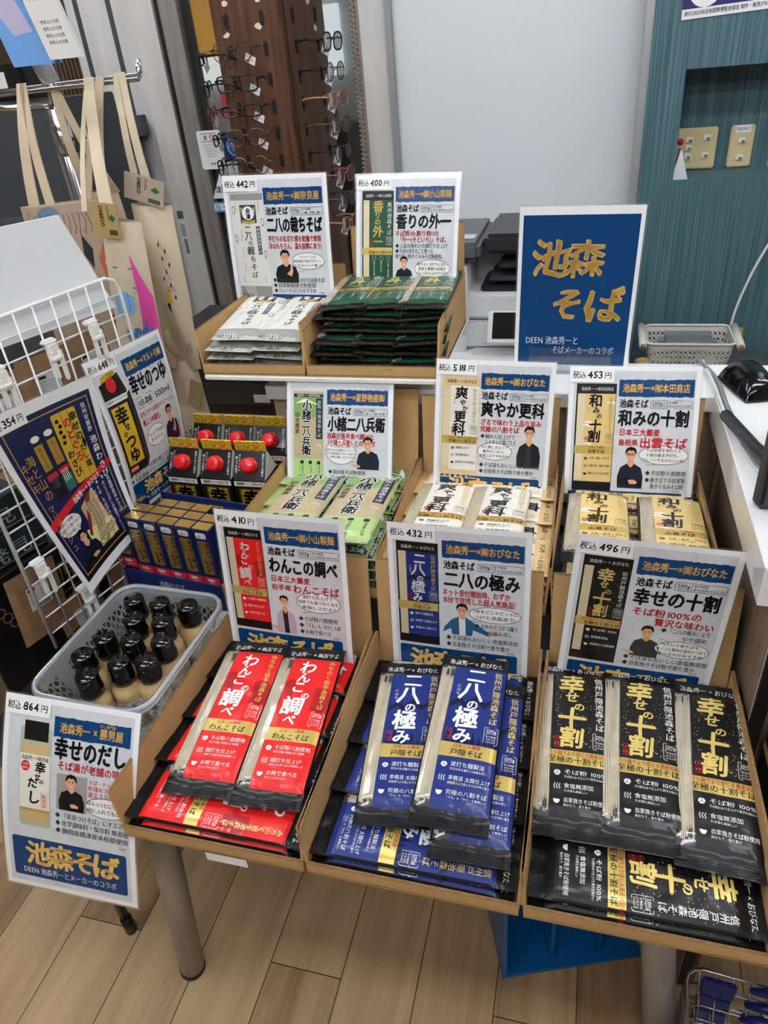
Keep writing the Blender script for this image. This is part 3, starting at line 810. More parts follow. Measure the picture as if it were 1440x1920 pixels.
def pouch(k):
    """returns (wrapper mesh, noodle mesh, film mesh) of one packet: x right, y up, z out of the face"""
    W, L, H = .096, .270, .0185
    random.seed(hash_k(k))
    q = hash_k(k) * .37
    def zt(x, y):
        u = (x - 48) / 48
        e = min(y, 270 - y)
        s = max(0, min(1, (e - 15) / 20)); s = s * s * (3 - 2 * s)
        f = max(0, 1 - abs(u) ** 5) ** .45
        wr = noise.noise(Vector((x * .05 + q, y * .05, q))) * .0011 + (noise.noise(Vector((x * .16 + q, y * .1, q))) * .0016) * (1 - s)
        return H / 2 + (H / 2 - .0009) * f * s + wr * (1 - abs(u) ** 6) + .0005
    def zb(x, y):
        u = (x - 48) / 48
        e = min(y, 270 - y)
        s = max(0, min(1, (e - 15) / 20)); s = s * s * (3 - 2 * s)
        return H / 2 - (H / 2 - .0009) * (max(0, 1 - abs(u) ** 5) ** .45) * s - .0003
    def P(x, y, h=0): return Vector(((x - 48) / 1000, (135 - y) / 1000, zt(x, y) + h))
    film = {'koma': M('#a9bd8f', .3, coat=.3), 'cloth': M('#d3d2c8', .45)}.get(k) or M(KIND[k]['film'], .36, coat=.12)
    mb = MB()
    nu, nv = 22, 56
    mb.grid(lambda u, v: P(96 * u, 270 * (1 - v)), nu, nv, film)
    mb.grid(lambda u, v: Vector(((96 * u - 48) / 1000, (135 - 270 * v) / 1000, zb(96 * u, 270 * v))), nu, nv, film)
    for x in (0, 96): mb.grid(lambda u, v: (lambda y: Vector(((x - 48) / 1000, (135 - y) / 1000, zb(x, y) + (zt(x, y) - zb(x, y)) * u)))(270 * v), 1, nv, film)
    for y in (0, 270): mb.grid(lambda u, v: (lambda x: Vector(((x - 48) / 1000, (135 - y) / 1000, zb(x, y) + (zt(x, y) - zb(x, y)) * v)))(96 * u), nu, 1, film)
    # crimp ribs across both ends
    for y0 in (2, 256):
        for j in range(5):
            y = y0 + 2.6 * j
            mb.tube([P(x, y, .0001) for x in range(1, 96, 8)], .0006, film, 5)
    a = Art(); a.cell = 4.2
    if k == 'koma': koma_art(a)
    elif k == 'cloth': cloth_art(a)
    else: soba_art(a, k)
    if k == 'cloth': a.cell = 8
    a.build(P, mb)
    wrapper = mb.mesh('wrapper')
    nood = filmm = None
    if k not in ('koma', 'cloth'):
        nb = MB(); cl = M('#dccdb0' if k != 'cream' else '#e2d5b4', .35, coat=.3, vary=.08, vscale=90)
        for j in range(8):
            x = 4.2 + 2.3 * j; off = random.uniform(-3, 3)
            nb.tube([P(x + .4 * math.sin(t * 1.3 + j), t0, .0004) for t, t0 in enumerate([29 + off, 60, 100, 140, 180, 215, 240 + off])], .00125, cl, 6)
        nood = nb.mesh('noodles')
        fb = MB(); fb.grid(lambda u, v: P(2.5 + 20 * u, 25 + 222 * (1 - v), .0019), 6, 40, FILM)
        filmm = fb.mesh('clear_window')
    return wrapper, nood, filmm
def hash_k(k): return sum(ord(c) * (i + 3) for i, c in enumerate(k)) % 97
POUCH = {}
def packet(k, loc, rot, label, group, sc=(1, 1, 1)):
    if k not in POUCH: POUCH[k] = pouch(k)
    w, n, f = POUCH[k]
    t = thing('noodle_packet', label, 'noodle packet', loc, 0, group)
    t.rotation_euler = rot; t.scale = sc
    wr = link('wrapper', w, t)
    if n: link('noodle_bundle', n, t); link('clear_window', f, wr)
    return t

# ------------------------------------------------------------------ cardboard display trays
def tray(label, x0, x1, y0, y1, z, hs, hp, px=None, lean=.0):
    """open fronted tray: floor, low front lip, side walls hs high, back panel hp high"""
    cx = (x0 + x1) / 2
    t = thing('display_tray', label, 'cardboard tray', (cx, y0, z), 0, 'open cardboard display trays')
    w, d, th = (x1 - x0), y1 - y0, .004
    b = MB()
    b.box((0, d / 2, th / 2), (w, d, th), CARD_IN); b.box((0, th / 2, .012), (w, th, .018), CARD); b.box((0, th / 2, .0215), (w, th * .9, .001), CARD_EDGE)
    b.build('tray_floor', t)
    for s in (-1, 1):
        b = MB(); x = s * (w / 2 - th / 2); fl = s * .006
        b.hexa([(x - th / 2, .001, 0), (x + th / 2, .001, 0), (x + th / 2, d, 0), (x - th / 2, d, 0), (x - th / 2 + fl, .006, hs), (x + th / 2 + fl, .006, hs), (x + th / 2, d, hs), (x - th / 2, d, hs)], CARD)
        b.hexa([(x - th / 2 + fl, .006, hs), (x + th / 2 + fl, .006, hs), (x + th / 2, d, hs), (x - th / 2, d, hs), (x - th / 2 + fl, .006, hs + .0008), (x + th / 2 + fl, .006, hs + .0008), (x + th / 2, d, hs + .0008), (x - th / 2, d, hs + .0008)], CARD_EDGE)
        b.build('side_wall', t)
    b = MB(); px0, px1 = px or (-w / 2 + .004, w / 2 - .004)
    b.hexa([(px0, d - th, 0), (px1, d - th, 0), (px1, d, 0), (px0, d, 0), (px0, d - th + lean, hp), (px1, d - th + lean, hp), (px1, d + lean, hp), (px0, d + lean, hp)], CARD)
    b.box(((px0 + px1) / 2, d - th / 2 + lean, hp + .0005), (px1 - px0, th, .001), CARD_EDGE)
    b.build('back_panel', t)
    return t
TR = {}
TR['red'] = tray('cardboard tray of red packets, left in the front row', -.564, -.303, .470, .836, .671, .085, .212, lean=.030)
TR['blue'] = tray('cardboard tray of blue packets, middle of the front row', -.298, -.032, .470, .836, .671, .085, .212, lean=.030)
TR['black'] = tray('cardboard tray of black packets, right in the front row', -.026, .238, .470, .836, .671, .085, .212, lean=.030)
TR['koma'] = tray('cardboard tray of pale green packets, left in the second row', -.555, -.294, .866, 1.178, .799, .088, .205, lean=.062)
TR['cream'] = tray('cardboard tray of cream and white packets, middle of the second row', -.2895, -.032, .866, 1.182, .799, .088, .205, lean=.03)
TR['beige'] = tray('cardboard tray of beige packets, right in the second row', -.023, .2045, .866, 1.178, .799, .088, .21, lean=.035)
TR['cloth'] = tray('cardboard tray of grey and white packets on the white board', -.715, -.505, 1.195, 1.515, 1.0425, .085, .125)
TR['green'] = tray('cardboard tray of dark green packets on the white board', -.500, -.250, 1.195, 1.512, 1.0425, .1, .195, lean=.03)

# ------------------------------------------------------------------ packets in the trays
ORD = ['nearest', 'second nearest', 'third', 'rearmost']
HP = .0190
def cross_stack(k, colour, cx, y0, z, cols, lay, pitch, tray_name, tops=True, shrink=.955):
    for c in range(cols):
        layers = lay[c] if isinstance(lay, tuple) else lay
        for l in range(layers):
            lab = f'{colour} noodle packet lying crosswise, {ORD[c]} pile of its tray, ' + ('top' if l == layers - 1 else 'second' if l == layers - 2 else 'third' if l == layers - 3 else 'lowest')
            random.seed(c * 31 + l * 7 + len(k))
            packet(k, (cx + random.uniform(-.002, .002), y0 + .056 + pitch * c, z + .0045 + (HP + .0005) * l + (.006 if c else 0)), (0, math.radians(-6 if c else -1), -PI / 2 + math.radians(random.uniform(-1, 1))), lab, f'{colour} packets lying crosswise', (1, shrink, 1))
def lengthwise(k, colour, items):
    for (x, y, z, rx, ry, rz, where) in items:
        packet(k, (x, y, z), (math.radians(rx), math.radians(ry), math.radians(rz)), f'{colour} noodle packet lying lengthwise, {where}', f'{colour} packets lying lengthwise', (1.035, 1.05, 1) if z < .8 else (1.03, 1, 1))
for k, colour, cx in (('red', 'red', -.4335), ('blue', 'navy blue', -.165), ('black', 'black and gold', .106)):
    cross_stack(k, colour, cx, .470, .671, 4, 2, .083, k)
ZT = .671 + .0045 + 2 * (HP + .0005)
lengthwise('red', 'red', [(-.476, .653, ZT + .0095, 3, 0, 3.8, 'left of the two on top of the red tray'), (-.378, .654, ZT + .0095, 3, 0, 4.2, 'right of the two on top of the red tray')])
lengthwise('blue', 'navy blue', [(-.098, .632, ZT + .006, 2, 0, 1.5, 'partly covered below the two top ones'), (-.213, .660, ZT + .0025, .5, 0, 6.7, 'left of the two on top of the blue tray'), (-.126, .658, ZT + .0275, 3, 2, 1.0, 'right of the two on top of the blue tray')])
lengthwise('black', 'black and gold', [(.0174, .687, ZT + .0095, 3, 0, 1.8, 'left of three on top of the black tray'), (.1067, .687, ZT + .0115, 3, 0, -.6, 'middle of three on top of the black tray'), (.196, .676, ZT + .0095, 3, 0, -2.8, 'right of three on top of the black tray')])
# second row
cross_stack('koma', 'pale green', -.4245, .861, .799, 4, (4, 3, 3, 3), .075, 'koma')
cross_stack('cream', 'cream and white', -.161, .861, .799, 4, (4, 3, 3, 3), .075, 'cream')
cross_stack('beige', 'beige', .0907, .861, .799, 4, (4, 3, 3, 3), .075, 'beige', True, .86)
Z2 = .8785
lengthwise('koma', 'pale green', [(-.466, .998, Z2, -8, 0, 2, 'left of two on top of the pale green tray'), (-.360, .998, Z2, -8, 0, 2, 'right of two on top of the pale green tray')])
lengthwise('cream', 'cream and white', [(-.220, .996, Z2, -9, 0, 1, 'left of two on top of the cream tray'), (-.123, .996, Z2, -9, 0, .5, 'right of two on top of the cream tray')])
lengthwise('beige', 'beige', [(.036, .992, Z2, -9, 0, -.5, 'left of two on top of the beige tray'), (.148, .992, Z2, -9, 0, -1.5, 'right of two on top of the beige tray')])
# rear board: piles lying lengthwise with their ends to the front
def piles(k, colour, xs, y, z, layers, rz, tilt):
    for c, x in enumerate(xs):
        for l in range(layers):
            random.seed(c * 13 + l * 5 + len(k))
            lab = f'{colour} noodle packet, {["left", "middle", "right"][c if len(xs) == 3 else c * 2]} pile on the white board, ' + ('top' if l == layers - 1 else f'{["first", "second", "third", "fourth", "fifth", "sixth"][l]} from the bottom')
            packet(k, (x + random.uniform(-.004, .004), y + random.uniform(-.006, .006) + (.011 * l if k == 'green' else 0), z + .0045 + (HP - .0008) * l), (math.radians(tilt), math.radians(random.uniform(-3.5, 3.5)), math.radians(rz + random.uniform(-4, 4))), lab, f'{colour} packets piled lengthwise', (1.0, 1.0 + random.uniform(-.02, .02), 1))
piles('cloth', 'grey and white', (-.660, -.5605), 1.338, 1.0425, 4, 3, 1)
piles('green', 'dark green', (-.450, -.374, -.302), 1.335, 1.0425, 6, 3, -1.5)

# ------------------------------------------------------------------ posters
def figure(a, x, y, w, h, shirt, look='folded', glasses=False, inner=None, skin=SKIN, sleeve=None):
    """a printed half length man in a w x h box"""
    L = a.l0
    def X(u): return x + w * u
    def Y(v): return y + h * v
    hr = min(w * .22, h * .17)
    cx, cy = X(.48), Y(.17)
    sh = I(shirt)
    if look == 'spread':
        a.poly([(X(-.25), Y(.95)), (X(-.2), Y(.78)), (X(.1), Y(.5)), (X(.36), Y(.40)), (X(.62), Y(.40)), (X(.85), Y(.52)), (X(1.5), Y(.83)), (X(1.5), Y(.96)), (X(.9), Y(.8)), (X(.86), Y(1)), (X(.1), Y(1)), (X(.06), Y(.8))], sh, 2)
        a.poly([(X(1.48), Y(.84)), (X(1.75), Y(.8)), (X(1.95), Y(.88)), (X(1.7), Y(.92)), (X(1.5), Y(.95))], skin, 2.5)
    else:
        a.poly([(X(.02), Y(1)), (X(.0), Y(.72)), (X(.1), Y(.5)), (X(.36), Y(.40)), (X(.62), Y(.40)), (X(.9), Y(.5)), (X(1.0), Y(.72)), (X(.98), Y(1))], sh, 2)
    if inner: a.poly([(X(.38), Y(1)), (X(.36), Y(.42)), (X(.6), Y(.42)), (X(.62), Y(1))], I(inner), 2.5)
    a.poly([(X(.38), Y(.32)), (X(.6), Y(.32)), (X(.62), Y(.42)), (X(.5), Y(.5)), (X(.37), Y(.42))], skin, 3)
    a.poly([(cx - hr * .95, cy + hr * .1), (cx - hr * 1.0, cy - hr * .5), (cx - hr * .72, cy - hr * 1.05), (cx - hr * .3, cy - hr * 1.22), (cx - hr * .1, cy - hr * 1.32), (cx + hr * .3, cy - hr * 1.2), (cx + hr * .5, cy - hr * 1.24), (cx + hr * .85, cy - hr * .9), (cx + hr * 1.0, cy - hr * .4), (cx + hr * .95, cy + hr * .1)], HAIR, 3)
    a.ell(cx, cy + hr * .12, hr * .80, hr * 1.06, skin, 3.5, 22)
    for s in (-1, 1): a.ell(cx + s * hr * .82, cy + hr * .15, hr * .14, hr * .24, skin, 3.2, 10)
    a.poly([(cx - hr * .86, cy + hr * .0), (cx - hr * .75, cy - hr * .7), (cx, cy - hr * 1.05), (cx + hr * .75, cy - hr * .7), (cx + hr * .86, cy), (cx + hr * .66, cy - hr * .42), (cx + hr * .3, cy - hr * .72), (cx + hr * .05, cy - hr * .55), (cx - hr * .35, cy - hr * .7), (cx - hr * .62, cy - hr * .40)], HAIR, 4)
    for s in (-1, 1):
        a.ell(cx + s * hr * .34, cy + hr * .08, hr * .16, hr * .06, HAIR, 4, 8); a.line([(cx + s * hr * .18, cy - hr * .12), (cx + s * hr * .54, cy - hr * .14)], hr * .08, HAIR, 4)
        if glasses: a.oval(cx + s * hr * .36, cy + hr * .08, hr * .27, hr * .2, hr * .06, HAIR, 4.5)
    a.line([(cx, cy + hr * .1), (cx + hr * .08, cy + hr * .36), (cx - hr * .06, cy + hr * .4)], hr * .05, I('#b57d5c'), 4)
    a.ell(cx, cy + hr * .62, hr * .34, hr * .14, INK_WHITE, 4, 12, 0, PI); a.line([(cx - hr * .36, cy + hr * .62), (cx + hr * .36, cy + hr * .62)], hr * .05, I('#9c4f43'), 4.2)
    if look == 'folded':
        dk = sleeve or I('#10131c')
        a.poly([(X(.0), Y(.78)), (X(.5), Y(.74)), (X(.98), Y(.82)), (X(.98), Y(.94)), (X(.5), Y(.92)), (X(.02), Y(.93))], dk, 2.6)
        a.poly([(X(.42), Y(.8)), (X(.62), Y(.78)), (X(.78), Y(.83)), (X(.76), Y(.89)), (X(.5), Y(.9))], skin, 3)
    elif look == 'point':
        a.poly([(X(.5), Y(.72)), (X(.66), Y(.60)), (X(.70), Y(.42)), (X(.76), Y(.42)), (X(.78), Y(.62)), (X(.7), Y(.8))], skin, 3.6)
    elif look == 'offer':
        a.poly([(X(-.12), Y(.92)), (X(-.28), Y(.82)), (X(-.1), Y(.84)), (X(.12), Y(.86)), (X(.16), Y(.95))], skin, 3)
    elif look == 'thumb':
        a.poly([(X(.8), Y(.92)), (X(1.05), Y(.86)), (X(1.12), Y(.80)), (X(1.16), Y(.87)), (X(1.3), Y(.88)), (X(1.28), Y(.98)), (X(.85), Y(1))], skin, 3)

def bubble(a, cx, cy, rx, ry, lines, tail, size=6.4):
    a.ell(cx, cy, rx, ry, INK_WHITE, 2, 28)
    a.poly([tail[0], tail[1], tail[2]], INK_WHITE, 2); a.oval(cx, cy, rx, ry, .8, INK_BLACK, 2.5); a.line([tail[0], tail[1], tail[2]], .8, INK_BLACK, 2.6)
    n = len(lines)
    for k, s in enumerate(lines):
        a.text(s, cx, cy + (k - n / 2) * size * 1.28 + 1, size, INK_BLACK, 3, w=min(len(s) * size * .95, rx * (1.72 if n > 2 and k in (0, n - 1) else 1.85)), align='c', bold=.014, brush=.02)

def soba_poster_art(s):
    a = Art()
    a.rect(0, 0, 210, 297, PAPER, 0)
    a.rect(8, 8, 194, 281, WASHI, 1)
    a.rect(82, 22, 118, 28, INK_NAVY, 2, .8)
    a.text(s['hdr'], 141, 28, 15.5, INK_GOLD, 3, align='c', w=106, bold=.022, brush=.03)
    a.text('池森そば', 84, 54, 15, INK_BLACK, 3, w=46, bold=.026, brush=.03)
    a.frame(134, 56, 65, 13, .6, INK_BLACK, 2, 2); a.line([(155, 56), (155, 69)], .5, INK_BLACK, 2)
    a.text('200g', 136, 56.5, 7.5, INK_BLACK, 3, w=17, bold=.012); a.text('(約2人前)', 137, 63.5, 4, INK_BLACK, 3, w=15)
    a.text(s['boil'][0], 157, 57, 4.6, INK_BLACK, 3, bold=.01); a.text(s['boil'][1], 157, 62.5, 5, INK_BLACK, 3, w=40, bold=.01)
    a.text(s['title'], 84, 71, 29, INK_BLACK, 3, w=s.get('tw', 112), bold=.034, brush=.03)
    for (x, y, h, w, m) in s['red']: a.text(m, x, y, h, INK_RED, 3, w=w, bold=.022, brush=.015)
    for (x, y, w, m) in s['bul']:
        if not m.startswith(' '): a.poly([(x - 9, y + 5), (x - 5, y + .8), (x - 1, y + 5), (x - 5, y + 9.2)], INK_GREEN, 3)
        a.text(m.strip(), x, y, 9.6, INK_GREEN if s.get('gb', 1) else INK_BLACK, 3, w=w, bold=.014, brush=.025)
    a.text('©GD', 180, 206, 4.5, INK_BLACK, 3)
    a.rrect(13, 212, 182, 66, 4, INK_NAVY, 2)
    for (c, x, z) in (('池', 48, 40), ('森', 84, 40), ('そ', 120, 38), ('ば', 158, 42)): a.char(c, x, 237, z, INK_GOLD, 3, .036, 1, .06)
    a.text('DEEN 池森秀一とメーカーのコラボ', 104, 260, 12, INK_WHITE, 3, align='c', w=150, bold=.012)
    s['extra'](a)
    return a

def price_art(p):
    a = Art(); a.rect(1, 1, 72, 26, M('#f7f7f5', .4), 6)
    a.text('税込', 5, 8, 13, INK_BLACK, 7, w=22, bold=.014, brush=.09); a.text(p, 30, 6, 16, INK_BLACK, 7, w=25, bold=.02, brush=.07); a.text('円', 57, 9, 12, INK_BLACK, 7, bold=.012, brush=.06)
    return a

def sheet_map(lean, bow=0, side=0, w=210, hgt=297, roll=0):
    def fn(x, y, h):
        u, s = (x - w / 2) / 1000, (hgt - y) / 1000
        k = s / (hgt / 1000)
        out = h + bow * math.sin(PI * k) + side * (1 - (2 * (x / w) - 1) ** 2)
        c, q = math.cos(lean), math.sin(lean)
        cr, sr = math.cos(roll), math.sin(roll)
        u, s = cr * u - sr * s, sr * u + cr * s
        return Vector((u, s * q - out * c, s * c + out * q))
    return fn
def back_sheet(fn, w=210, hgt=297, m=None):
    """plain reverse side a third of a millimetre behind the print"""
    b = MB(); b.grid(lambda u, v: fn(w * u, hgt * v, -.0004), 12, 18, m or PAPER); return b
def film_edge(mb, fn, w, hgt, e=3.0):
    """clear laminate margin around the sheet"""
    for (x0, x1, y0, y1) in ((-e, 0, -e, hgt + e), (w, w + e, -e, hgt + e), (0, w, -e, 0), (0, w, hgt, hgt + e)):
        mb.grid(lambda u, v: fn(x0 + (x1 - x0) * u, y0 + (y1 - y0) * v, 0), 4 if x1 - x0 > 20 else 1, 12 if y1 - y0 > 20 else 1, FILM)
def poster(label, art, price, loc, rz, fn, w=210, hgt=297, name='promotional_poster', group='laminated price posters'):
    t = thing(name, label, 'poster', loc, rz, group)
    mb = back_sheet(fn, w, hgt); art.build(fn, mb); film_edge(mb, fn, w, hgt)
    mb.build('laminated_sheet', t)
    if price: price_art(price).build(fn, MB()).build('price_label', t)
    return t

def pk(a, k, s=.66, x=13, y=29):
    a.at(x, y, s, 2); (koma_art(a, True) if k == 'koma' else cloth_art(a, True) if k == 'cloth' else soba_art(a, k, False, True)); a.at(0, 0)
def ex432(a):
    pk(a, 'blue'); figure(a, 92, 128, 40, 55, '#2b5a7c', 'spread', inner='#e8e8e6')
    bubble(a, 160, 142, 38, 13.5, ['つゆをピシャピシャに', 'つけた池森流で!'], [(134, 151), (124, 156), (140, 154)], 8)
def ex410(a):
    pk(a, 'red'); figure(a, 86, 136, 34, 72, '#b7a9b8', 'offer', inner='#1a1a1c')
    bubble(a, 160, 146, 36, 18, ['細打ち仕上げで', '何杯でも食べたくなる', '美味しさだよ!!'], [(138, 160), (134, 166), (146, 162.5)], 7.4)
def ex496(a):
    pk(a, 'black'); figure(a, 94, 134, 38, 54, '#35363a', 'offer', sleeve=I('#222'[:1] + '222428'))
    bubble(a, 162, 169, 36, 14.5, ['冷たい十割そばを、', 'キノコと豚肉の温かいつゆで', '食べるのがおすすめ!'], [(136, 160), (130, 152), (144, 157)], 6.6)
def ex453(a):
    pk(a, 'beige', .68); figure(a, 88, 134, 42, 72, '#1b2233', 'folded', True)
    bubble(a, 160, 147, 39, 16, ['そば全体を味わえる', '十割の極太平打ち。', 'アレンジするのもいいね!'], [(138, 159), (134, 165), (148, 162)], 6.6)
def ex518(a):
    pk(a, 'cream', .7); figure(a, 152, 112, 42, 78, '#1b1b1e', 'none', inner='#24303a')
    bubble(a, 112, 163, 31, 16, ['のど越しがよくて', '飽きがこない。', '女性におすすめかも!'], [(136, 152), (148, 150), (140, 158)], 6.4)
def exkoma(a):
    pk(a, 'koma', .66, 13, 26); figure(a, 142, 110, 44, 60, '#1d2230', 'offer')
    bubble(a, 110, 138, 30, 24, ['「マツコの知らない世界」で', '紹介したら全国のスーパーで', '売り切れ続出しちゃったあの', '「小諸七兵衛」とのコラボ!'], [(136, 150), (146, 152), (132, 156)], 5.2)
def ex442(a):
    pk(a, 'cloth', .72, 12, 30); figure(a, 92, 132, 48, 58, '#1c1c1e', 'point')
    bubble(a, 162, 150, 33, 15, ['パッケージは', '㈱奈良屋十代目がデザイン。', 'これはジャケ買い!!'], [(146, 163), (142, 170), (154, 164.5)], 6)
def ex400(a):
    pk(a, 'green', .68); figure(a, 84, 152, 36, 52, '#161d33', 'thumb')
    bubble(a, 160, 174, 36, 17, ['限りなく手打ちに近い', '食感と蕎麦の旨味が', '口いっぱいに広がります!!'], [(138, 187), (132, 195), (148, 190)], 6.6)
PS = {
 '432': dict(hdr='池森秀一×㈱おびなた', boil=('ゆで時間', 'ざる:7分/かけ:6分半'), title='二八の極み', red=[(82, 102, 12.5, 100, 'ネット受付開始時、わずか'), (82, 115, 12.5, 108, '15分で完売した超人気商品!')],
   bul=[(139, 158, 56, '太めのデコボコ麺で'), (142, 169, 46, ' つゆ絡み良し'), (96, 184, 100, 'そば湯もおいしい食塩無添加'), (96, 196, 88, '自家挽きそば粉で香り豊か')], extra=ex432),
 '410': dict(hdr='池森秀一×㈱小山製麺', boil=('ゆで時間', 'ざる:4分半/かけ:4分'), title='わんこの調べ', red=[(84, 103, 12, 66, '日本三大蕎麦'), (84, 119, 11, 34, '岩手県'), (120, 116, 17, 76, 'わんこそば')],
   bul=[(134, 172, 56, 'そば粉八割使用'), (134, 184, 60, '「ざる」も「かけ」も◎'), (134, 196, 44, 'お椀で食べる')], extra=ex410),
 '496': dict(hdr='池森秀一×㈱おびなた', boil=('ゆで時間', 'ゆで:6分半+むらし:2分'), title='幸せの十割', red=[(86, 103, 14, 92, 'そば粉100%の'), (118, 118, 14, 78, '贅沢な味わい')],
   bul=[(138, 132, 56, '「二八の極み」より'), (158, 144, 34, ' やや細め'), (96, 186, 104, 'そば湯もおいしい食塩無添加'), (96, 197, 90, '自家挽きそば粉で香り豊か')], extra=ex496),
 '453': dict(hdr='池森秀一×㈲本田商店', boil=('ゆで時間', 'ざる:5分/かけ:4分半'), title='和みの十割', red=[(86, 103, 13, 66, '日本三大蕎麦'), (86, 121, 12, 32, '島根県'), (120, 117, 19, 76, '出雲そば')],
   bul=[(142, 173, 56, 'そば粉十割使用'), (142, 185, 56, '挽き立ての自家製'), (142, 196, 54, ' 挽きぐるみそば粉')], extra=ex453),
 '518': dict(hdr='池森秀一×㈱おびなた', boil=('ゆで時間', 'ざる:5分/かけ:4分半'), title='爽やか更科', red=[(84, 103, 12, 108, 'ざるで味わう上品な旨み'), (84, 116, 12, 70, '究極の八割そば')],
   bul=[(94, 130, 54, '細めん仕上げで'), (94, 140, 56, ' シャキッと歯ごたえ'), (94, 184, 100, 'そば湯もおいしい食塩無添加'), (94, 196, 90, '自家挽きそば粉で香り豊か')], extra=ex518),
 'koma': dict(hdr='池森秀一×星野物産㈱', boil=('ゆで時間', '4~5分'), title='小諸二八兵衛', red=[(82, 102, 12, 94, '池森が長年食べ続けた'), (80, 115, 12, 98, '「小諸七兵衛」とのコラボ')],
   bul=[(94, 172, 66, '国内産そば粉使用'), (94, 184, 94, 'じっくり手間暇かけた丸挽きそば粉'), (94, 196, 92, '「そばのれん」そば割粉使用')], extra=exkoma),
 '442': dict(hdr='池森秀一×㈱奈良屋', boil=('ゆで時間', '4分'), title='二八の裁ちそば', red=[(84, 104, 12, 108, '手打ちの乱切り感を乾麺で表現'), (84, 117, 12, 108, '冷はもちろん、温も抜群にあう!')],
   bul=[(94, 180, 98, '3種の幅で切り分けた田舎そば'), (94, 190, 80, '自家製粗挽き粉使用'), (94, 200, 80, 'カレーそばにもおすすめ')], extra=ex442),
 '400': dict(hdr='池森秀一×㈱小山製麺', boil=('ゆで時間', 'ざる:4分半/かけ:4分'), title='香りの外一', red=[(82, 102, 11.5, 90, 'そば粉10:割り粉1の'), (88, 113.5, 11.5, 104, '「外一(そといち)」そば。')],
   bul=[(92, 126, 98, '上品な味わいの細打ち仕上げ'), (92, 136, 70, 'そばの実を丸ごと使った'), (83, 146, 102, ' 香り高い挽きぐるみそば粉使用。')], extra=ex400),
}
DEG = math.radians
def put(key, label, price, loc, rz, lean, bow=0, side=0, roll=0, sc=1, grow=1):
    random.seed(len(key) + int(loc[0] * 100))
    if sc != 1: loc = EYE + (Vector(loc) - EYE) * sc
    poster(label, soba_poster_art(PS[key]), price, loc, DEG(rz), sheet_map(DEG(lean), bow, side, roll=DEG(roll))).scale = (sc * grow,) * 3
put('432', 'white poster priced 432 yen showing the navy blue packet', '432', (-.158, .800, .677), -.8, 7.2, .0, .002, 0, 1.02)
put('410', 'white poster priced 410 yen showing the red packet', '410', (-.427, .776, .689), -1.5, 8.7, .0, .002, 0, 1.022)
put('496', 'white poster priced 496 yen showing the black packet', '496', (.092, .799, .687), 2, 3.6, 0, .002, -3.9, 1.02)
put('453', 'white poster priced 453 yen showing the beige packet', '453', (.086, 1.105, .789), -1.0, 20, .006, .003, 1)
put('518', 'white poster priced 518 yen showing the cream packet', '518', (-.158, 1.145, .783), 2, 13.5, .004, .003, -2, .977)
put('koma', 'white poster with a price strip hidden, showing the pale green packet', None, (-.440, 1.091, .763), 0, 22, .004, .002)
put('442', 'white poster priced 442 yen showing the grey and white packet', '442', (-.602, 1.375, 1.054), -3.3, 5.3, .004, .0, -.5, 1.04, 1.05)
put('400', 'white poster priced 400 yen showing the dark green packet', '400', (-.366, 1.430, 1.050), -1, 14, .003, .0, -1.5)
# ------------------------------------------------------------------ large blue sign
def sign_art():
    a = Art(); a.rect(0, 0, 210, 297, PAPER, 0); a.rect(7, 14, 196, 270, INK_NAVY, 1)
    for (c, x, y, z) in (('池', 58, 88, 68), ('森', 118, 88, 66), ('そ', 92, 168, 62), ('ば', 156, 170, 70)): a.char(c, x, y, z, INK_GOLD, 3, .030, 1, .10)
    a.text('DEEN 池森秀一と', 20, 228, 17, INK_WHITE, 3, w=98, bold=.014); a.text('そばメーカーのコラボ', 70, 247, 16, INK_WHITE, 3, w=112, bold=.014)
    return a
random.seed(3)
poster('large blue sign with gold brush lettering standing on the counter', sign_art(), None, (-.027, 1.352, .998), DEG(.9), sheet_map(DEG(1.0), 0, 0, roll=DEG(-1.3)), name='title_sign', group=None)
t = thing('sign_stand', 'clear acrylic stand holding the blue sign upright', 'sign stand', (-.027, 1.345, .997))
b = MB(); b.rbox((0, -.004, .026), (.15, .002, .05), ACRYLIC, .0008); b.build('front_lip', t)
b = MB(); b.rbox((0, .02, .0015), (.15, .055, .002), ACRYLIC, .0008); b.build('foot_plate', t)
b = MB(); b.rbox((0, .024, .07), (.15, .002, .14), ACRYLIC, .0008); b.build('rear_plate', t)

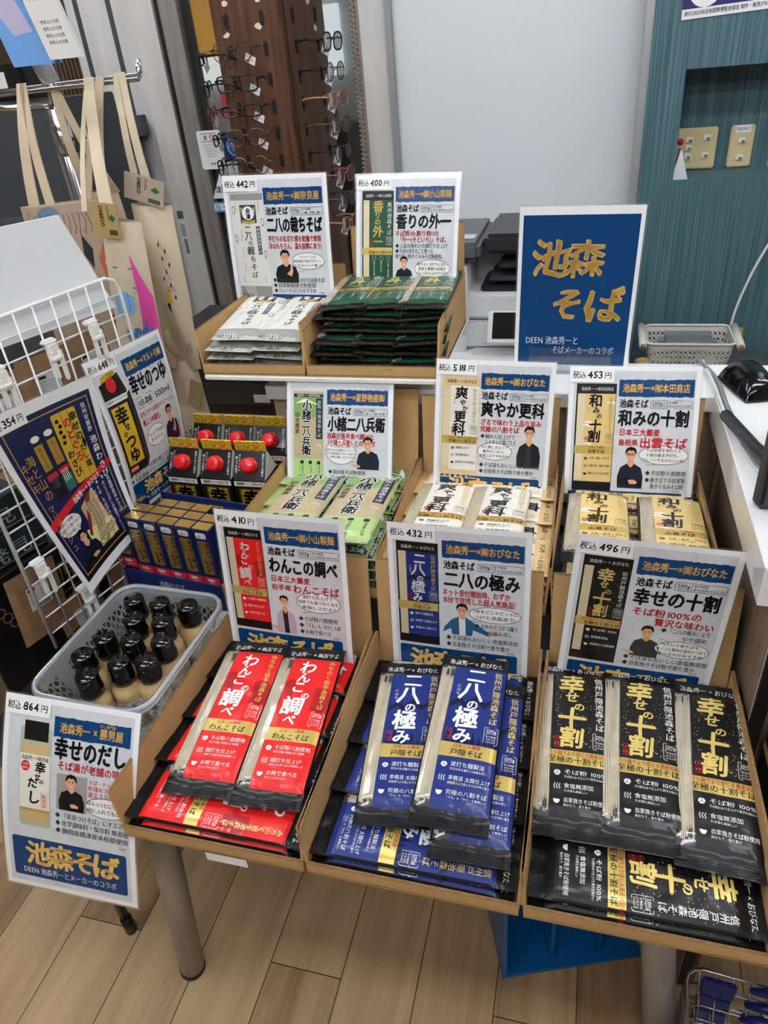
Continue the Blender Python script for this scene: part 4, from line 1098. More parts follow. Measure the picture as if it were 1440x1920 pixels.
# ------------------------------------------------------------------ bottle poster hanging from the basket
def bottle_poster_art():
    a = Art(); a.rect(0, 0, 210, 297, PAPER, 0); a.rect(8, 8, 194, 281, WASHI, 1)
    a.rect(80, 22, 118, 29, INK_NAVY, 2, .8); a.text('池森秀一 × 勝男屋', 138, 29, 16, INK_GOLD, 3, align='c', w=98, bold=.022, brush=.03); a.text('だし専門店', 150, 23.5, 5, INK_GOLD, 3)
    a.text('幸せのだし', 82, 50, 33, INK_BLACK, 3, w=112, bold=.034, brush=.03)
    a.text('そば湯が老舗の味!!', 88, 84, 14, INK_RED, 3, w=104, bold=.022)
    # bottle
    pw, gl = M('#c3a877', .35, coat=.4, vary=.12, vscale=300), M('#a9b79a', .2, coat=.5)
    a.rrect(28, 42, 50, 150, 5, gl, 2); a.rect(32, 64, 42, 122, pw, 2.4); a.rect(34, 34, 38, 28, M('#15110f', .2, coat=.5), 3); a.rect(38, 60, 30, 8, gl, 2.6)
    a.rect(29, 82, 48, 84, M('#e9e4d6', .3, coat=.3), 3); a.rect(29, 164, 48, 4, M('#b28d3e', .3), 3.2)
    a.text('池森秀一×勝男屋', 31, 84, 7, INK_BLACK, 4, w=44); a.ell(38, 100, 7, 8, INK_RED, 4, 16); a.text('そば湯が', 32.5, 95, 4, INK_WHITE, 5, w=11); a.text('老舗の味に', 32.5, 100.5, 4, INK_WHITE, 5, w=11)
    for (c, x, y, z) in (('幸', 62, 100, 18), ('せ', 58, 114, 10), ('の', 64, 121, 8), ('だ', 50, 124, 17), ('し', 52, 146, 22)): a.char(c, x, y, z, INK_BLACK, 4, .03, 1, .05)
    a.frame(64, 136, 9, 26, .5, INK_RED, 4); a.vtext('無添加', 68.5, 139, 7, INK_RED, 5)
    # photo of the man holding a bottle
    a.rect(88, 103, 48, 54, M('#9a928a', .3), 2); a.at(0, 0, 1, 1); figure(a, 92, 104, 40, 53, '#17171a', 'folded'); a.at(0, 0)
    for k, (s, w) in enumerate((('そば・チャーハン・', 62), ('料理の下味や', 46), ('使える万能だし', 56))): a.text(s, 138, 104 + 9 * k, 8, INK_RED, 3, w=w, bold=.015)
    bubble(a, 166, 144, 32, 15, ['ほんっっとにウマイ!', '何に入れてもいい'], [(144, 132), (138, 128), (152, 131)], 8)
    for (y, w, s) in ((161, 104, '「革命つけそば」にオススメ'), (173, 104, '化学調味料・保存料 無添加'), (185, 104, '静岡県焼津産本枯節使用')):
        a.poly([(86, y + 5), (90, y + .8), (94, y + 5), (90, y + 9.2)], INK_GREEN, 3); a.text(s, 96, y, 10, INK_GREEN, 3, w=w, bold=.014, brush=.02)
    a.text('©GD', 186, 199, 4.5, INK_BLACK, 3)
    a.rrect(14, 212, 182, 67, 4, INK_NAVY, 2)
    for (c, x, z) in (('池', 56, 42), ('森', 92, 42), ('そ', 128, 40), ('ば', 164, 44)): a.char(c, x, 237, z, INK_GOLD, 3, .036, 1, .06)
    a.text('DEEN 池森秀一とメーカーのコラボ', 104, 261, 12.5, INK_WHITE, 3, align='c', w=150, bold=.014)
    return a
random.seed(5)
_b864 = sheet_map(DEG(25), .012, .0, roll=DEG(-4))
poster('white poster priced 864 yen hanging below the bottle basket', bottle_poster_art(), '864', (-.672, .435, .548), DEG(4), _b864)

# ------------------------------------------------------------------ wire grid panel on the left with its posters
GD = Vector((math.cos(DEG(76)), math.sin(DEG(76)), 0)); GN = Vector((GD.y, -GD.x, 0)); G0 = Vector((-.801, .697, 0))
def gq(s, z, n=0): return G0 + GD * s + Vector((0, 0, z)) + GN * n
def gp(s, z, n=0): return EYE + (gq(s, z, n) - EYE) * 1.12
gw = M('#eceeee', .3, coat=.3)
t = thing('wire_grid_panel', 'white wire grid panel standing at the left behind the posters', 'grid panel', gp(.16, .772))
o0 = gp(.16, .772)
b = MB(); b.tube([gp(0, .772) - o0, gp(0, 1.26) - o0, gp(.006, 1.277) - o0, gp(.022, 1.285) - o0, gp(.302, 1.285) - o0, gp(.319, 1.277) - o0, gp(.325, 1.26) - o0, gp(.325, .772) - o0], .0034, gw, 8); b.build('outer_frame', t)
for k in range(1, 10): b = MB(); b.tube([gp(.0325 * k, .775, .0035) - o0, gp(.0325 * k, 1.284, .0035) - o0], .0017, gw, 6); b.build('upright_wire', t)
for k in range(15): b = MB(); b.tube([gp(0, 1.255 - .0325 * k, -.001) - o0, gp(.325, 1.255 - .0325 * k, -.001) - o0], .0017, gw, 6); b.build('cross_wire', t)
def corner_map(tl, tr, br, bl, w, hgt, bow=0, curl=0):
    tl, tr, br, bl = map(Vector, (tl, tr, br, bl))
    base = (bl + br) / 2
    n = ((tr - tl).cross(tl - bl)).normalized()
    def fn(x, y, h):
        u, v = x / w, y / hgt
        p = (tl * (1 - u) + tr * u) * (1 - v) + (bl * (1 - u) + br * u) * v
        return p - base + n * (h + bow * math.sin(PI * v) + curl * math.sin(PI * u))
    return fn, base
def tsuyu_art():
    a = Art(); a.rect(0, 0, 210, 297, PAPER, 0); a.rect(8, 8, 194, 281, WASHI, 1)
    a.rect(84, 20, 118, 30, INK_NAVY, 2, .8); a.text('池森秀一×マルトモ㈱', 143, 27, 15, INK_GOLD, 3, align='c', w=106, bold=.022)
    a.text('幸せのつゆ', 84, 50, 36, INK_BLACK, 3, w=112, bold=.036, brush=.03)
    a.frame(86, 92, 50, 20, .9, INK_BLACK, 2); a.text('5倍濃縮', 90, 96, 13, INK_BLACK, 3, w=42, bold=.016); a.text('500ml', 142, 94, 17, INK_BLACK, 3, w=50, bold=.014)
    a.text('昆布とかつお節のマリアージュ', 84, 118, 11, INK_RED, 3, w=112, bold=.018); a.text('極上つゆ誕生。', 86, 133, 13, INK_RED, 3, w=62, bold=.02)
    bk = M('#141313', .3, coat=.3)
    a.poly([(14, 44), (66, 34), (74, 68), (70, 76), (14, 82)], bk, 2); a.poly([(24, 32), (58, 26), (60, 36), (22, 42)], HOLO, 2.5); a.ell(42, 50, 12, 13, INK_RED, 3, 20)
    a.rect(14, 72, 56, 10, M('#e8e6e0', .4), 3); a.text('池森秀一×マルトモ', 16, 73, 7, INK_BLACK, 4, w=52)
    a.rect(14, 82, 56, 136, bk, 2); a.rect(20, 88, 44, 112, M('#d9b32b', .3, .2), 3); a.poly([(70, 76), (80, 70), (80, 204), (70, 218)], M('#2a2826', .4), 2)
    for (c, x, y, z) in (('幸', 40, 106, 34), ('せ', 44, 128, 15), ('の', 34, 140, 12), ('つ', 42, 156, 30), ('ゆ', 42, 183, 30)): a.char(c, x, y, z, INK_BLACK, 4, .035, 1, .05)
    a.rect(18, 204, 24, 10, INK_RED, 3); a.text('5倍濃縮', 19, 205, 6, INK_WHITE, 4, w=22)
    a.at(0, 0); figure(a, 148, 132, 46, 74, '#1a2138', 'point', True)
    bubble(a, 116, 172, 30, 20, ['アレンジそばに', 'オススメ!'], [(128, 190), (134, 197), (138, 186)], 9)
    for (y, s) in ((214, '昆布とかつお節の極上だし使用'), (226, '5倍濃縮でたっぷり使える')):
        a.poly([(12, y + 5), (16, y + .8), (20, y + 5), (16, y + 9.2)], INK_GREEN, 3); a.text(s, 24, y, 10.5, INK_GREEN, 3, w=140, bold=.014)
    a.rrect(12, 238, 184, 50, 4, INK_NAVY, 2)
    for (c, x, z) in (('池', 60, 30), ('森', 90, 30), ('そ', 120, 28), ('ば', 150, 32)): a.char(c, x, 256, z, INK_GOLD, 3, .036, 1, .06)
    a.text('DEEN 池森秀一と食品メーカー', 100, 273, 11, INK_WHITE, 3, align='c', w=150)
    return a
def wasabi_poster_art():
    a = Art(); nv, g = I('#141d4a'), M('#c79a3c', .3, .2)
    a.rect(0, 0, 210, 297, PAPER, 0); a.rect(12, 18, 186, 264, nv, 1)
    a.rect(12, 262, 186, 20, I('#15151c'), 1.2)
    for (x, y, w, h) in ((20, 26, 170, 1.8), (20, 272, 170, 1.8), (20, 26, 1.8, 247), (189, 26, 1.8, 247)): a.rect(x, y, w, h, g, 2)
    # package pictures
    fo = M('#d8b13a', .3, .3)
    a.rrect(112, 34, 50, 118, 4, fo, 3)
    a.line([(132, 36), (132, 150)], .6, INK_BLACK, 3.5); a.line([(146, 36), (146, 150)], .6, INK_BLACK, 3.5)
    a.vtext('幸せの', 153, 40, 16, INK_BLACK, 4, 1.05, .03, .04); a.vtext('のどぐろ', 139, 44, 18, INK_RED, 4, 1.1, .035, .05); a.vtext('だし塩', 152, 96, 13, INK_BLACK, 4, 1.1, .025, .04); a.vtext('わさび', 124, 96, 15, INK_BLACK, 4, 1.05, .03, .04)
    for k in range(5): a.ell(121 + (k % 2) * 3, 46 + 9 * k, 4, 3.4, INK_BLACK, 4, 8)
    a.poly([(158, 84), (162, 96), (158, 108), (154, 96)], INK_BLACK, 4)
    a.vtext('信州安曇野', 178, 34, 10, INK_WHITE, 4, 1.05); a.vtext('池森わさび', 178, 92, 15, INK_WHITE, 4, 1.05, .02)
    for (x, c) in ((58, '#2b2f3a'), (86, '#2f6b5a')):
        a.rrect(x, 46, 24, 108, 3, I('#1d2236'), 3); a.ell(x + 12, 54, 9, 5, INK_WHITE, 4, 14); a.rect(x + 3, 64, 18, 42, M('#b08d3c', .3, .3), 4); a.vtext('のどぐろ', x + 12, 67, 9, INK_RED if x > 60 else INK_BLACK, 5)
        a.rect(x, 112, 24, 9, INK_RED, 4); a.rect(x + 1, 126, 22, 26, I(c if x > 60 else '#15161c'), 4)
        for k in range(4): a.line([(x + 5 + 4 * k, 116), (x + 5 + 4 * k, 136)], 1.4, INK_WHITE if x > 60 else I('#555a66'), 5)
    a.vtext('海と山の', 44, 70, 19, g, 4, 1.0, .012); a.vtext('キセキ', 28, 76, 17, g, 4, 1.0, .012); a.vtext('マリアージュ', 34, 150, 15, g, 4, .92, .01)
    a.poly([(12, 174), (198, 142), (198, 152), (12, 188)], INK_RED, 2.5); a.text('池森秀一 × おびなた', 84, 164, 11, INK_WHITE, 4, w=80, slope=-.17, bold=.02)
    for (x, y) in ((132, 172), (150, 168), (166, 166)): a.poly([(x, y - 5), (x + 1, y - 1), (x + 4, y), (x + 1, y + 1), (x, y + 5), (x - 1, y + 1), (x - 4, y), (x - 1, y - 1)], INK_WHITE, 4)
    a.vtext('安曇野産本わさび使用', 178, 170, 8.6, INK_WHITE, 4); a.vtext('のどぐろだしの塩をブレンド', 163, 172, 8, INK_WHITE, 4, .95); a.vtext('そば、そばがき、', 148, 174, 8, INK_WHITE, 4); a.vtext('刺身、ステーキ等に', 136, 176, 8, INK_WHITE, 4)
    # noodles photo
    a.poly([(92, 186), (134, 170), (150, 262), (92, 262)], I('#c9a27a'), 2.6); a.poly([(78, 222), (150, 232), (150, 262), (76, 262)], I('#d8d38a'), 2.7); a.poly([(112, 176), (128, 170), (86, 236), (80, 232)], I('#6f2a20'), 2.8)
    random.seed(11)
    for k in range(22):
        x = random.uniform(100, 126); q = random.uniform(-1, 1)
        a.line([(x + 6 * math.sin(u * .35 + q) + (u - 6) * q * 1.3, 186 + 6 * u) for u in range(12)], 2.4, I(random.choice(['#b8a584', '#a08d6c', '#8d7b5d'])), 3 + .05 * k)
    for k in range(14): a.oval(126 + random.uniform(-18, 18), 250 + random.uniform(-8, 8), random.uniform(7, 14), 5, 2, I(random.choice(['#b8a584', '#8d7b5d'])), 4.2)
    bubble(a, 52, 196, 30, 16, ['蕎麦につゆ無しで', '直接つけて食べてみて!', 'キセキが起こるよ!'], [(60, 210), (66, 220), (70, 208)], 7)
    a.at(0, 0, 1, 1); figure(a, 34, 214, 60, 56, '#161b2b', 'folded'); a.at(0, 0)
    return a
random.seed(8)
fn, base = corner_map(gp(.205, 1.183, .012), gp(.374, 1.182, .010), gp(.374, .902, -.004), gp(.216, .901, .012), 210, 297, .012, .004)
poster('white poster priced 648 yen on the wire grid showing a soup carton', tsuyu_art(), '648', base, 0, fn)
fn, base = corner_map(gp(.012, 1.176, .03), gp(.203, 1.168, .03), gp(.205, .886, .034), gp(.064, .850, .045), 210, 297, -.012, -.006)
poster('dark navy poster priced 354 yen on the wire grid showing wasabi tubes', wasabi_poster_art(), '354', base, 0, fn)

# blank white board at the top of the grid
b = MB(); b.add([gp(-.10, 1.25, -.01), gp(.318, 1.235, -.01), gp(.268, 1.385, -.016), gp(-.10, 1.40, -.016), gp(-.10, 1.25, -.014), gp(.318, 1.235, -.014), gp(.268, 1.385, -.020), gp(-.10, 1.40, -.020)],
    [(0, 1, 2, 3), (7, 6, 5, 4), (0, 4, 5, 1), (1, 5, 6, 2), (2, 6, 7, 3), (3, 7, 4, 0)], M('#eef0f2', .4)); b.add([gp(.075, 1.262, -.0095), gp(.1, 1.258, -.0095), gp(.108, 1.29, -.0108), gp(.083, 1.294, -.0108)], [(0, 1, 2, 3)], FILM)
tag(b.build('blank_board'), 'blank white board leaning behind the top of the wire grid', 'board')

# hooks and kraft bags hung on the grid
KRAFT = M('#8a6a4c', .5, coat=.35, vary=.2, vscale=40)
def bag_mesh():
    b = MB()
    b.grid(lambda u, v: Vector(((u - .5) * .1, -.006 * math.sin(PI * u) * math.sin(PI * v) - .001, -.14 * v)), 8, 10, KRAFT)
    b.grid(lambda u, v: Vector(((.5 - u) * .1, .006 * math.sin(PI * u) * math.sin(PI * v), -.14 * v)), 8, 10, KRAFT)
    l = Art(); l.cell = 999; l.rect(0, 0, 44, 46, M('#dcdcdc', .4), 0); l.rect(3, 3, 14, 5, INK_BLACK, 1)
    for k in range(5): l.text('原材料名 加工食品 国産', 3, 11 + 5 * k, 4, M('#6a6a6a', .4), 1, w=38)
    for k in range(16): l.rect(14 + 1.7 * k, 37, .9, 7, INK_BLACK, 1)
    w = MB(); l.build(lambda x, y, h: Vector(((x - 22) / 1000, -.0085 - h, -(y + 30) / 1000)), w)
    return b.mesh('pouch'), w.mesh('paper_label')
BAGM = bag_mesh()
def clip_mesh():
    b = MB()
    b.rbox((0, -.012, 0), (.022, .008, .022), PLASTICWHITE, .003); b.rbox((0, -.006, .012), (.026, .016, .008), PLASTICWHITE, .003)
    b.rbox((-.007, -.014, -.025), (.009, .007, .05), PLASTICWHITE, .003); b.rbox((.007, -.017, -.028), (.009, .007, .055), PLASTICWHITE, .003); b.rbox((0, -.016, -.014), (.024, .01, .01), PLASTICWHITE, .003)
    return b.mesh('clip_body')
CLIPM = clip_mesh()
WHERE = ['at the left edge of the grid, top row', 'second along the top row of the grid', 'third along the top row of the grid', 'fourth along the top row of the grid', 'low at the left of the grid', 'lowest on the grid above the basket', 'under the navy poster']
for k, (s, z) in enumerate([(.005, 1.222), (.075, 1.215), (.165, 1.222), (.245, 1.225), (.02, .925), (.075, .835), (.19, .84)]):
    p = gp(s, z, .004)
    t = thing('grid_clip', 'white plastic clip ' + WHERE[k], 'clip', p, DEG(76), 'white clips on the wire grid'); link('clip_body', CLIPM, t)
    p = gp(s + .0, z - .012, -.022)
    t = thing('kraft_pouch', 'brown kraft pouch with white label, hung ' + WHERE[k], 'pouch', p, DEG(76), 'kraft pouches behind the wire grid'); t.rotation_euler = (0, DEG(4 * (-1) ** k), DEG(76))
    link('pouch', BAGM[0], t); link('paper_label', BAGM[1], t)

# dark gift boxes behind the grid
def gift(label, c, size, rz, draw, col):
    t = thing('gift_box', label, 'box', c, DEG(rz)); b = MB(); b.rbox((0, 0, size[2] / 2), size, M(col, .35, coat=.3), .002, 1, smooth=False)
    a = Art(); draw(a, size[0] * 1000, size[2] * 1000)
    a.build(lambda x, y, h: Vector((x / 1000 - size[0] / 2, -size[1] / 2 - .0005 - h * 2, size[2] - y / 1000)), b); b.build('carton', t)
COPPER = M('#b58d6c', .35, .4)
def g1(a, w, h):
    a.vtext('原石発見', w * .5, h * .08, 60, COPPER, 1, 1.0, .01)
    for k in range(5):
        a.oval(28 + 9 * k, 30 + 16 * k, 9, 9, 2, COPPER, 1); a.oval(w - 28 - 9 * k, 30 + 16 * k, 9, 9, 2, COPPER, 1)
    a.ell(w * .3, 40, 12, 16, I('#c58a93'), 1)
gift('tall black display box with copper lettering behind the wire grid', gq(.18, .352, -.245), (.40, .12, .47), 76, g1, '#121214')
def g2(a, w, h): a.text('原石発見', 14, h * .3, 34, M('#b9c4c4', .4), 1, w=w * .8, bold=.01); a.rect(6, h - 8, w - 12, 2, COPPER, 1)
gift('dark teal gift box lying on the black display box, lower of two', gq(.06, .823, -.25), (.22, .1, .06), 72, g2, '#16282c')
gift('dark teal gift box on top of another at the left edge', gq(.055, .884, -.255), (.22, .1, .065), 72, g2, '#14262b')
def g3(a, w, h):
    a.rect(0, 0, w, h, M('#8e7a62', .5, vary=.15, vscale=30), 0)
    a.ell(w * .6, h * .3, 46, 34, I('#5a2a22'), 1, 20); a.text('4種類の', w * .45, h * .22, 22, INK_WHITE, 2, bold=.04); a.text('チョコ', w * .45, h * .36, 22, INK_WHITE, 2, bold=.04)
    for k, c in enumerate(('#7f8f5a', '#c79a55', '#b06a5a', '#8c7a4a')): a.ell(w * (.2 + .2 * k), h * .6, 20, 28, I(c), 1, 14)
gift('brown printed display panel with chocolates at the lower left edge', (-1.10, .765, .352), (.18, .05, .34), 4, g3, '#6a5642')
t = thing('gift_stand', 'dark stand carrying the gift boxes behind the wire grid', 'stand', gq(.18, 0, -.26), DEG(76))
b = MB(); b.rbox((0, 0, .341), (.44, .20, .02), M('#2b2622', .6), .002); b.build('stand_top', t)
for x in (-.05, .19):
    for y in (-.02, .08): b = MB(); b.box((x, y, .165), (.02, .02, .33), M('#2b2622', .6)); b.build('leg', t)
b = MB(); b.rbox((0, 0, .0), (.12, .01, .17), M('#8f8f92', .25, .3), .002); t = tag(b.build('printed_card', None, gq(.33, .74, -.16)), 'grey printed card behind the lower right of the grid', 'card'); t.rotation_euler = (.1, 0, DEG(66))

# ------------------------------------------------------------------ clear basket of bottles
bx0, bx1, by0, by1, bz0, bz1 = -.772, -.572, .592, .850, .672, .786
def rr(x0, x1, y0, y1, r, n=6):
    pts = []
    for cx, cy, a in ((x1 - r, y0 + r, -PI / 2), (x1 - r, y1 - r, 0), (x0 + r, y1 - r, PI / 2), (x0 + r, y0 + r, PI)):
        for k in range(n + 1): pts.append((cx + r * math.cos(a + k * PI / 2 / n), cy + r * math.sin(a + k * PI / 2 / n)))
    return pts
def along(pts, closed=True):
    P_ = pts + [pts[0]]; d = [0]
    for i in range(len(P_) - 1): d.append(d[-1] + math.dist(P_[i], P_[i + 1]))
    T = d[-1]
    def f(u):
        q = u * T
        for i in range(len(P_) - 1):
            if q <= d[i + 1] + 1e-9:
                w = (q - d[i]) / max(1e-9, d[i + 1] - d[i]); return (P_[i][0] + (P_[i + 1][0] - P_[i][0]) * w, P_[i][1] + (P_[i + 1][1] - P_[i][1]) * w)
        return P_[-1]
    return f
bo = Vector(((bx0 + bx1) / 2, (by0 + by1) / 2, bz0))
t = thing('clear_basket', 'clear plastic basket with drop shaped holes holding shaker bottles', 'basket', bo, DEG(-2))
CL_W = clear_mat('basket_plastic', '#eef3f6', .30, .1, .14)
def ring(z, grow): return rr(bx0 + grow - bo.x, bx1 - grow - bo.x, by0 + grow - bo.y, by1 - grow - bo.y, .035)
def wall(u, v):
    g = .022 * (1 - v)
    x, y = along(ring(0, g))(u); return Vector((x, y, .004 + (bz1 - bz0 - .012) * v))
drop = [(.26 * math.cos(q) * (1 - .45 * (math.sin(q) > 0) * math.sin(q)), .36 * math.sin(q)) for q in [k * 2 * PI / 8 + .01 for k in range(8)]]
b = MB(); b.perforated(wall, 52, 6, drop, CL_W, lambda i, j: j in (0, 5) or (i % 13 in (0, 12))); b.build('basket_wall', t)
b = MB(); pts = [(x, y, bz1 - bz0 - .004) for x, y in ring(0, -.003)]; b.tube(pts, .0045, CL_W, 8, closed=True); pts = [(x, y, bz1 - bz0 - .012) for x, y in ring(0, -.004)]; b.tube(pts, .0025, CL_W, 6, closed=True); b.build('rim', t)
b = MB(); q = ring(0, .022); n = len(q); b.add([(x, y, .003) for x, y in q], [tuple(range(n))], CL_W); b.build('basket_floor', t)
b = MB(); b.rbox((.028, .1285 + .003, .085), (.07, .003, .016), clear_mat('dark_clear', '#8a8f93', .4, .1, .2), .002); b.build('handle_slot', t)
# bottles
POWDER = M('#c8ab7c', .35, coat=.6, vary=.16, vscale=700)
def bottle_meshes():
    b = MB(); b.lathe([(0, 0), (.021, 0), (.0235, .003), (.0235, .062), (.0225, .072), (.0165, .080), (.0158, .088)], POWDER, seg=24)
    body = b.mesh('glass_body')
    b = MB(); b.lathe([(.0165, .083), (.0185, .084), (.0188, .096), (.0175, .098), (.0175, .118), (.016, .1215), (0, .122)], BLACKGLOSS, seg=24); b.rbox((0, -.018, .108), (.014, .006, .005), BLACKGLOSS, .002)
    cap = b.mesh('flip_cap')
    a = Art(); a.cell = 4
    a.rect(-44, 0, 88, 34, M('#e6e4df', .35), 0); a.rect(-44, 31, 88, 1.4, M('#b48a3a', .3), 1)
    a.text('池森秀一×勝男屋', -16, 1.5, 4.5, INK_BLACK, 1, w=32); a.char('幸', 4, 13, 14, INK_BLACK, 1, .03, 1, .04); a.char('せ', 2, 24, 8, INK_BLACK, 1, .02); a.ell(-12, 15, 5, 5, INK_RED, 1, 14)
    b = MB(); a.build(lambda x, y, h: (lambda q: Vector(((.0238 + h) * math.sin(q), -(.0238 + h) * math.cos(q), (54 - y) / 1000)))(x / 1000 / .0238), b)
    return body, cap, b.mesh('paper_label')
BM = bottle_meshes()
bot = [(-.690, .628), (-.655, .661), (-.615, .673), (-.724, .667), (-.712, .709), (-.664, .711), (-.613, .718), (-.687, .757), (-.636, .760), (-.714, .803), (-.664, .802), (-.612, .803)]
for k, (x, y) in enumerate(bot):
    lab = 'black capped shaker bottle in the clear basket, ' + ['nearest of all, at the front left', 'second in the front row', 'right end of the front row', 'at the left wall behind the nearest one', 'left of the third row', 'middle of the third row', 'right of the third row', 'left of the two in the fourth row', 'right of the two in the fourth row', 'left of the back row', 'middle of the back row', 'back right corner'][k]
    t = thing('shaker_bottle', lab, 'bottle', (x, y, .678), DEG(random.uniform(-18, 30)), 'shaker bottles in the clear basket')
    link('glass_body', BM[0], t); link('flip_cap', BM[1], t); link('paper_label', BM[2], t)

# ------------------------------------------------------------------ navy display box with wasabi tubes
NAVY = M('#1c2a5c', .4, coat=.25)
wy0 = .948
wo = Vector((-.740, wy0, .672)); WR = DEG(-7)
t = thing('wasabi_display_box', 'navy cardboard display box holding gold labelled cartons', 'display box', wo, WR)
b = MB(); b.rbox((0, 0, .03), (.232, .003, .06), NAVY, .001, 1, smooth=False)
a = Art(); a.cell = 30
for k in range(4): a.oval(170 - 9 * k, 20 + 5 * k, 9, 9, 1.2, I('#33457f'), 1)
a.rect(78, 34, 62, 22, M('#c99a28', .3, .3), 1); a.text('池森わさび', 86, 14, 15, INK_WHITE, 1, w=58, bold=.02); a.text('幸せののどぐろ', 80, 38, 14, INK_BLACK, 2, w=58, bold=.02)
a.build(lambda x, y, h: Vector((x / 1000 - .116, -.0022 - h, .06 - y / 1000)), b); b.build('front_panel', t)
b = MB(); b.rbox((.046, .105, .09), (.222, .003, .18), NAVY, .001, 1, smooth=False)
a = Art(); a.cell = 30; a.rect(114, 13, 30, 60, M('#d09a1e', .3, .3), 1); a.vtext('幸せの', 136, 16, 12, INK_BLACK, 2, 1.05, .02); a.vtext('のどぐ', 122, 18, 13, INK_WHITE, 2, 1.05, .02)
for k in range(7): a.oval(92 + 5 * math.cos(k) * k * .6, 10 + abs(4 * math.sin(k)), 6, 5, .8, I('#33457f'), 1)
a.build(lambda x, y, h: Vector((x / 1000 - .065, .103 - h, .18 - y / 1000)), b); b.build('header_panel', t)
b = MB(); b.rbox((0, .062, .001), (.232, .124, .002), NAVY, .0005, 1, smooth=False); b.build('base_panel', t)
for s in (-.1145, .1145): b = MB(); b.rbox((s, .062, .03), (.003, .121, .06), CARD, .001, 1, smooth=False); b.build('side_panel', t)
def wasabi_mesh():
    w, d, h = .036, .024, .142
    b = MB(); b.rbox((0, 0, h / 2), (w, d, h), M('#15204a', .3, coat=.4), .0012, 1, smooth=False); b.box((0, 0, h + .0002), (w - .002, d - .002, .0006), M('#c8a45a', .25, .7))
    a = Art(); a.cell = 999
    a.rrect(7, 6, 22, 11, 4, INK_WHITE, 1); a.text('つけるわさび', 9, 7, 3.6, NAVY, 2, w=18); a.text('池森わさび', 9, 11, 4.4, INK_BLACK, 2, w=18, bold=.02)
    a.poly([(6, 24), (9, 22), (27, 22), (30, 24), (30, 88), (27, 90), (9, 90), (6, 88)], M('#b8944a', .28, .65), 1)
    a.frame(7.2, 23.2, 21.6, 65.6, .4, INK_BLACK, 2); a.vtext('幸せの', 26, 25, 7, INK_BLACK, 3, 1.05, .02, .05); a.vtext('のどぐろ', 18.5, 26, 7.6, M('#c5542e', .3), 3, 1.05, .02, .05); a.vtext('だし塩', 25.5, 50, 6, INK_BLACK, 3, 1.05, .02); a.vtext('わさび', 17, 60, 8, INK_BLACK, 3, 1.05, .02, .05)
    for k in range(4): a.ell(10.5, 29 + 6 * k, 2.2, 2, NAVY, 3, 7)
    a.poly([(26, 70), (28, 76), (26, 82), (24, 76)], NAVY, 3)
    a.rect(0, 96, 36, 20, INK_RED, 1); a.text('池森秀一', 8, 99, 7, INK_WHITE, 2, w=20, bold=.03); a.text('×おびなた', 10, 107, 5, INK_WHITE, 2, w=18)
    return a.build(lambda x, y, h_: Vector((x / 1000 - w / 2, -d / 2 - .0003 - h_, h - y / 1000)), b).mesh('carton')
WM = wasabi_mesh()
Rw = Matrix.Rotation(WR, 3, 'Z')
k = 0
for row, (yy, n) in enumerate(((.016, 6), (.043, 6), (.07, 5))):
    for i in range(n):
        if row == 2 and i in (1,): continue
        dz = .012 if (row == 0 and i == 0) else 0
        p = wo + Rw @ Vector((-.0945 + .0378 * i, yy, 0)) + Vector((0, 0, .022 + dz))
        t = thing('wasabi_carton', f'slim navy carton with gold label, {["front", "middle", "back"][row]} row of the navy box, ' + ['leftmost', 'second', 'third', 'fourth', 'fifth', 'rightmost'][i], 'carton', p, WR, 'wasabi cartons in the navy box')
        t.scale = (1, 1, 1.12); link('carton_box', WM, t)

